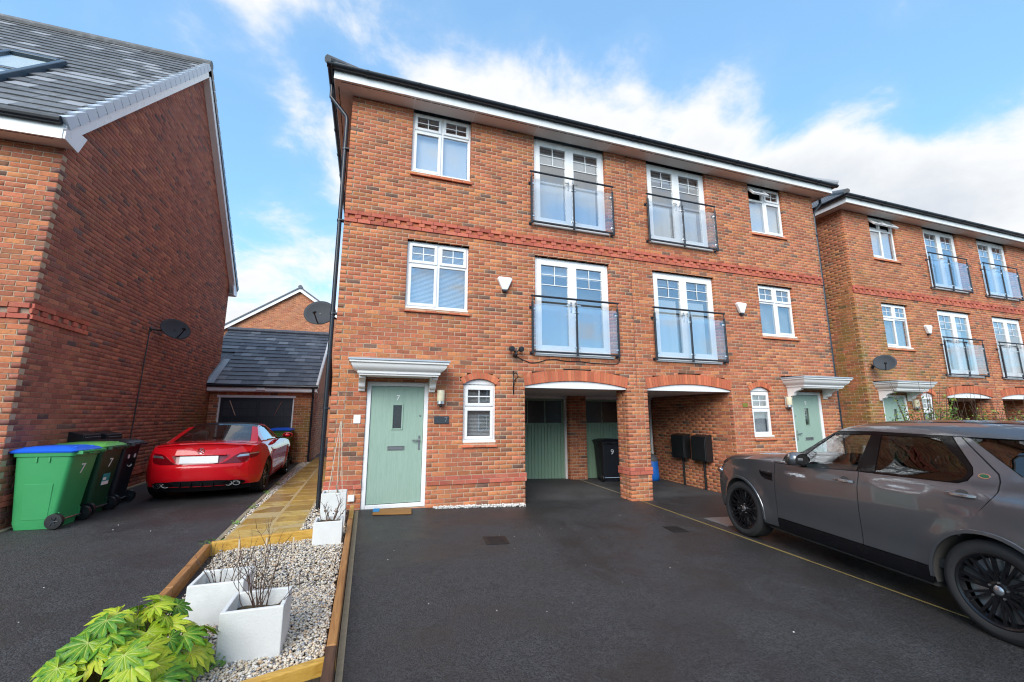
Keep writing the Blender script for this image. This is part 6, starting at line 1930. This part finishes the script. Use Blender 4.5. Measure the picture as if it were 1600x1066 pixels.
    MB().box(-.95, 3.45, -.55, .55, .24, .36).box(.46, 2.46, -.90, .90, .24, .34).build('underbody', M['dark'], car)
    # cabin
    MB().box(-.9, 2.0, -.90, .90, .42, .50).box(-.95, -.6, -.8, .8, .5, 1.1).build('cabin_floor', M['cabin'], car)
    ds = MB().frustum((1.55, 2.1, -.82, .82, .75), (1.72, 2.15, -.82, .82, 1.14)); ds.build('dashboard', M['cabin'], car, bevel=.03, segs=2)
    def seat(x, y, par):
        st_ = MB().frustum((x - .05, x + .5, y - .25, y + .25, .55), (x - .05, x + .52, y - .24, y + .24, .74)).build('seat', M['leather'], par, bevel=.05, segs=3)
        MB().add([(x + .02, y - .24, .7), (x + .02, y + .24, .7), (x - .22, y + .22, 1.28), (x - .22, y - .22, 1.28), (x - .12, y - .25, .68), (x - .12, y + .25, .68), (x - .34, y + .2, 1.26), (x - .34, y - .2, 1.26)], [(0, 1, 2, 3), (5, 4, 7, 6), (0, 3, 7, 4), (1, 5, 6, 2), (3, 2, 6, 7), (4, 5, 1, 0)]).build('seat_back', M['leather'], st_, fix=True, bevel=.05, segs=3)
        MB().ell((x - .30, y, 1.42), .07, .15, .11, 14, 8).build('headrest', M['leather'], st_, smooth='all')
    for y in (-.40, .40): seat(1.12, y, car); seat(.18, y, car)
    MB().lathe([(.185, -.012), (.197, 0), (.185, .012), (.172, 0)], 28, lambda r_, h_, c, q: (1.62 + h_ * .9 + .10 * r_ * c / .18, -.40 + r_ * q, 1.05 + r_ * c * .93), True).box(1.60, 1.75, -.44, -.36, .98, 1.06).build('steering_wheel', M['cabin'], car, smooth=True)
    # grille, lamps and plate at the nose
    MB().box(3.78, 3.835, -.55, .55, .62, .86).build('grille', M['rimblack'], car, bevel=.02)
    for s in (-1, 1): MB().ell((3.52, s * .72, .86), .12, .17, .07).build('headlight', M['chrome'], car, smooth='all')
    for s in (-1, 1): MB().box(-1.145, -1.05, s * .80 - .08, s * .80 + .08, 1.0, 1.3).build('tail_light', M['redglass'], car, bevel=.02)
    return car
M['suvrear'] = glass_mat('rear_privacy_glass', (.05, .055, .06), .05)
M['satin'] = simple('satin_silver', (.50, .51, .53), .25, .9, var=.05)
M['badgegreen'] = simple('badge_green', (.02, .10, .05), .3)
build_suv()
# ---- red roadster
def build_red():
    car = car_root('parked_roadster', (-2.12, 2.10), (0, 1), 'shiny red two seat roadster with blank white rear plate on the left drive')
    prof = pchip([.18, .28, .40, .55, .70, .82, .92, .98], [.83, .875, .90, .908, .90, .872, .82, .77])
    def w(X, Z):
        b = prof(Z)
        if X < .1: b *= 1 - .07 * ((.1 - X) / .76) ** 2.2
        if X < -.38: b -= .12 * ((-.38 - X) / .285) ** 2.2
        if X > 2.3: b *= 1 - .20 * ((X - 2.3) / .9) ** 2.2
        for ax in (0, 2.43):
            d = math.hypot(X - ax, Z - .315)
            if d < .6: b += .018 * (1 - sstep((d - .34) / .22)) * (1 - sstep((Z - .72) / .2))
        return b
    eX = [-.655, -.60, -.50, -.30, 0, .5, 1.2, 1.75, 2.4, 2.85, 3.05]
    eZ = [.74, .85, .905, .93, .948, .950, .925, .90, .83, .70, .55]
    ez = pchip(eX, eZ)
    def eline(a, b, n=14): return [(a + (b - a) * k / n, ez(a + (b - a) * k / n)) for k in range(n + 1)]
    quarter = eline(-.655, .52, 18) + [(.50, .75), (.47, .55), (.40, .36), (.36, .21), (.355, .21)] + arc(0, .315, .362, -12, 192) + [(-.60, .25), (-.66, .40), (-.668, .58)]
    door = eline(.53, 1.72, 10) + [(1.735, .7), (1.70, .33), (.415, .33), (.48, .55), (.51, .75)]
    sill = [(2.07, .19), (2.065, .32), (.405, .32), (.37, .19)]
    wing = eline(1.73, 3.05, 12) + [(3.07, .40), (3.0, .22), (2.79, .22)] + arc(2.43, .315, .362, -12, 192) + [(2.075, .19), (2.075, .325), (1.71, .325), (1.745, .7)]
    wc = lambda X, Z: .755 - .62 * max(Z - .94, 0) - .03 * max(X - .9, 0) ** 2 - (.05 * (.1 - X) if X < .1 else 0)
    cab = [(-.22, .935), (.10, 1.085), (.34, 1.20), (.52, 1.248), (.80, 1.268), (1.10, 1.24), (1.40, 1.12), (1.72, .915), (1.64, .915), (1.36, 1.09), (1.08, 1.205), (.80, 1.230), (.54, 1.212), (.40, 1.17), (.33, 1.08), (.32, .945)]
    sglass = [(.327, .945), (.337, 1.08), (.405, 1.165), (.54, 1.206), (.80, 1.225), (1.08, 1.20), (1.355, 1.085), (1.62, .915)]
    for s in (1, -1):
        S = lambda X, Z: (X, s * w(X, Z), Z)
        Sc = lambda X, Z: (X, s * wc(X, Z), Z)
        fl = s > 0
        panel('rear_quarter', quarter, S, M['red_paint'], car, .02, .06, fl)
        D = panel('door', door, S, M['red_paint'], car, .02, .07, fl)
        panel('sill', sill, S, M['red_paint'], car, .02, .08, fl)
        panel('front_wing', wing, S, M['red_paint'], car, .02, .07, fl)
        panel('liner', [(.2, .3), (.3, .9), (1.9, .86), (1.9, .3)], S, M['dark'], car, 0, .2, fl, -.025)
        panel('roof_pillar', cab, Sc, M['red_paint'], car, .02, .06, fl)
        panel('side_window', sglass, Sc, M['carglass'], car, 0, .1, fl, -.006)
        MB().box(.60, .80, s * .905 - .012, s * .905 + .012, .72, .745).build('handle', M['red_paint'], D, bevel=.008)
        mm = MB().ell((1.52, s * .98, .985), .07, .11, .062, 16, 10); MI = mm.build('door_mirror', M['red_paint'], car, smooth='all')
        MB().lathe([(0, 0), (.08, 0)], 16, lambda r_, h_, c, q: (1.462, s * .985 + r_ * q * 1.1, .985 + r_ * c * .62)).build('mirror_glass', M['gloss'], MI)
        MB().tube([(1.54, s * .80, .93), (1.53, s * .92, .96)], .02, 8).build('mirror_foot', M['gloss'], MI)
        for ax in (0, 2.43):
            al = MB(); V = []
            for k in range(21):
                a = R(-12 + 204 * k / 20); X, Z = ax + .36 * math.cos(a), .315 + .36 * math.sin(a)
                V += [(X, s * (w(X, max(Z, .25)) - .012), Z), (X, s * .5, Z)]
            al.add(V, [(2 * k, 2 * k + 1, 2 * k + 3, 2 * k + 2) for k in range(20)]).build('wheel_well', M['dark'], car, smooth='all')
            wheel(car, ax, s * .892, .315, .235, .235, 10, cap=M['rimblack'])
    bump_ = [(-.58, .255, -.80, .25), (-.655, .40, -.86, .40), (-.668, .55, -.875, .565), (-.662, .62, -.845, .625)]
    boot = [(-.662, .62, -.835, .632), (-.655, .74, -.80, .76), (-.60, .85, -.775, .90), (-.555, .885, -.79, .962), (-.50, .905, -.765, .985), (-.38, .922, -.55, .985)]
    deck = [(-.38, .922, -.55, .985), (-.10, .945, -.25, .992), (.30, .952, .25, .985), (.35, .952, .32, .96)]
    B = patch('rear_bumper', bump_, w, M['red_paint'], car, 2.5, 26)
    BT_ = patch('boot_lid', boot, w, M['red_paint'], car, 2.5, 26)
    patch('rear_deck', deck, w, M['red_paint'], car, 3.0, 20)
    patch('bonnet', [(1.62, .905, 1.80, .965), (2.4, .83, 2.45, .90), (2.85, .70, 3.05, .74), (3.05, .55, 3.25, .55), (3.0, .24, 3.2, .22)], w, M['red_paint'], car, 3.0, 16)
    rear_rows = bump_[:3] + boot
    fe_ = [pchip(range(len(rear_rows)), [r[i] for r in rear_rows]) for i in range(4)]
    def Srear(Y, Z):
        lo_, hi_ = 0., len(rear_rows) - 1.
        for _ in range(26):
            t = (lo_ + hi_) / 2; xe, ze, xc, zc_ = (f(t) for f in fe_)
            v = min(abs(Y) / w(xe, ze), 1); q = 1 - v ** 2.5
            if ze + (zc_ - ze) * q < Z: lo_ = t
            else: hi_ = t
        return (xe + (xc - xe) * q, Y, Z)
    rp_ = lambda n_, po, m_, off, rim=.006, par=car, cut=.05: panel(n_, po, Srear, m_, par, rim, cut, flip=True, off=off)
    for s in (1, -1):
        pl = [(.32, .628), (.43, .69), (.51, .76), (.59, .80), (.715, .81), (.715, .69), (.69, .65), (.60, .630)]
        panel('tail_light', [(-.655, .70), (-.652, .79), (-.48, .80), (-.50, .76), (-.56, .715)], S, M['redglass'], car, .006, .05, fl, .006)
        panel('light_strip', [(-.652, .762), (-.652, .785), (-.49, .795), (-.50, .772)], S, M['satin'], car, .004, .05, fl, .010)
        TL = rp_('tail_light', [(s * a, b) for a, b in pl], M['redglass'], .006)
        rp_('light_strip', [(s * a, b) for a, b in ((.535, .728), (.575, .765), (.712, .775), (.712, .742))], M['satin'], .010, .004, TL)
        rp_('exhaust_surround', [(s * (.52 + .17 * math.cos(a)), .295 + .045 * math.sin(a)) for a in np.linspace(0, 6.2832, 17)[:-1]], M['gloss'], .008)
        for dx in (-.06, .06):
            xx = Srear(s * .52, .29)[0]
            MB().lathe([(.038, -.03), (.05, -.03), (.05, .03), (.042, .03), (.04, -.02)], 18, lambda r_, h_, c, q: (xx - h_, s * .52 + dx + r_ * q * 1.15, .285 + r_ * c * .75), True).build('exhaust_tip', M['chrome'], car, smooth=True)
    patch('valance', [(-.52, .17, -.70, .16), (-.575, .262, -.795, .262)], w, M['rimblack'], car, 2.5, 20)
    rp_('diffuser', [(-.62, .262), (.62, .262), (.56, .33), (.30, .355), (-.30, .355), (-.56, .33)], M['rimblack'], .004)
    for y in (-.24, -.08, .08, .24):
        x_ = Srear(y, .3)[0]; MB().box(x_ - .03, x_ + .02, y - .006, y + .006, .25, .345).build('diffuser_fin', M['gloss'], car)
    rp_('plate_recess', [(-.43, .775), (.43, .775), (.34, .65), (.22, .628), (-.22, .628), (-.34, .65)], simple('dark_red_recess', (.22, .006, .012), .3, coat=.6), .003)
    x_ = Srear(0, .70)[0]
    MB().box(x_ - .022, x_ - .010, -.285, .285, .643, .762).build('number_plate', M['whiteplate'], car, bevel=.004)
    MB().box(x_ - .03, x_ + .02, -.40, .40, .772, .786).build('plate_handle', M['red_paint'], car, bevel=.004)
    xs_ = Srear(0, .85)[0] - .012
    em = MB().lathe([(.042, 0), (.048, .006), (.054, 0), (.048, -.006)], 28, lambda r_, h_, c, q: (xs_ - h_, r_ * q, .845 + r_ * c), True)
    for k in range(3):
        a = math.pi / 2 + 2 * math.pi * k / 3
        em.tube([(xs_, 0, .845), (xs_, .045 * math.cos(a), .845 + .045 * math.sin(a))], [.010, .003], 6)
    em.build('badge', M['chrome'], car, smooth=True)
    sp = MB(); V = []; n_ = 24
    for k in range(n_ + 1):
        y = -.70 + 1.4 * k / n_; t = abs(y) / .70
        X, _, Z = Srear(y, .955 - .055 * t ** 2.2)
        V += [(X + .10, y, Z + .018), (X - .02, y, Z + .026), (X - .022, y, Z + .012), (X + .02, y, Z - .02)]
    sp.add(V, [(4 * k + j, 4 * k + j + 1, 4 * k + 5 + j, 4 * k + 4 + j) for k in range(n_) for j in range(3)]).build('spoiler_lip', M['red_paint'], car, smooth=True, angle=50)
    patch('rear_window', [(-.18, .938, -.34, .985), (.10, 1.08, .02, 1.13), (.36, 1.205, .33, 1.25)], wc, M['carglass'], car, 2.6, vr=(-.83, .83))
    for v0, v1 in ((-1, -.835), (.835, 1)): patch('rear_pillar', [(-.18, .938, -.34, .985), (.10, 1.08, .02, 1.13), (.36, 1.205, .33, 1.25)], wc, M['red_paint'], car, 2.6, 4, vr=(v0, v1), off=.004)
    patch('roof', [(.36, 1.205, .33, 1.252), (.55, 1.250, .55, 1.288), (.80, 1.266, .80, 1.302), (1.10, 1.238, 1.06, 1.280)], wc, M['gloss'], car, 2.6)
    patch('windscreen', [(1.10, 1.235, 1.06, 1.277), (1.40, 1.115, 1.45, 1.14), (1.70, .915, 1.86, .955)], wc, M['carglass'], car, 2.6)
    MB().box(.15, 2.8, -.75, .75, .18, .30).box(-.5, 3.0, -.5, .5, .2, .4).build('underbody', M['dark'], car)
    MB().box(.35, 1.7, -.80, .80, .30, .45).box(.2, .36, -.7, .7, .3, .95).build('cabin_floor', M['cabin'], car)
    for y in (-.37, .37):
        st_ = MB().frustum((.62, .78, y - .22, y + .22, .45), (.42, .54, y - .19, y + .19, 1.0)).build('seat', M['leather'], car, bevel=.04, segs=2)
        MB().ell((.45, y, 1.07), .06, .13, .10).build('headrest', M['leather'], st_, smooth='all')
        MB().tube([(.30, y - .12, .95), (.28, y - .1, 1.10), (.28, y + .1, 1.10), (.30, y + .12, .95)], .022, 8).build('roll_hoop', M['cabin'], car, smooth=True)
build_red()
# ------------------------------------------------------------------ houses on the other side of the street (seen in glass and paint only)
OB = simple('opposite_brick', (.42, .24, .17), .9, var=.25, scale=14)
OR = simple('opposite_render', (.62, .58, .50), .9, var=.1, scale=5)
def opposite(x, wd, mat, label):
    y0 = -26.0; z = zg(x, y0)
    H = empty('opposite_house', (x, y0, z), 0, label, 'house', 'houses across the street')
    e, a, d = 5.0, 7.6, 8.0
    MB().prism([(-d, 0), (0, 0), (0, e), (-d / 2, a), (-d, e)], lambda p, q, r_: (r_, p, q), -wd / 2, wd / 2).build('wall', mat, H, fix=True)
    for sy in (0, 1):
        ya, yb = (.4, -d / 2) if not sy else (-d - .4, -d / 2)
        MB().add([(-wd / 2 - .2, ya, e - .2), (wd / 2 + .2, ya, e - .2), (wd / 2 + .2, yb, a + .12), (-wd / 2 - .2, yb, a + .12), (-wd / 2 - .2, ya, e - .05), (wd / 2 + .2, ya, e - .05), (wd / 2 + .2, yb, a + .27), (-wd / 2 - .2, yb, a + .27)], [(0, 1, 2, 3), (4, 5, 6, 7), (0, 1, 5, 4), (1, 2, 6, 5), (2, 3, 7, 6), (3, 0, 4, 7)]).build('roof', M['tile'], H, fix=True)
    for px in (-wd / 4, wd / 4):
        for pz in (.9, 3.3):
            f = MB(); ring_frame(f, px - .7, px + .7, pz, pz + 1.3, .07, .01, .07); f.box(px - .03, px + .03, .012, .068, pz + .07, pz + 1.23)
            Wn = f.build('window', M['upvc'], H)
            MB().box(px - .63, px + .63, .011, .03, pz + .07, pz + 1.23).build('pane', M['gloss'], Wn)
    MB().box(-.5, .5, .01, .06, 0, 2.1).build('door', M['blackdoor'], H)
opposite(-9, 9, OB, 'brick house across the street facing the left drive')
opposite(1.5, 9, OR, 'cream rendered house across the street facing the green door')
opposite(12, 9, OB, 'brick house across the street facing the grey car')
opposite(22.5, 9, OR, 'cream rendered house across the street beyond the others')
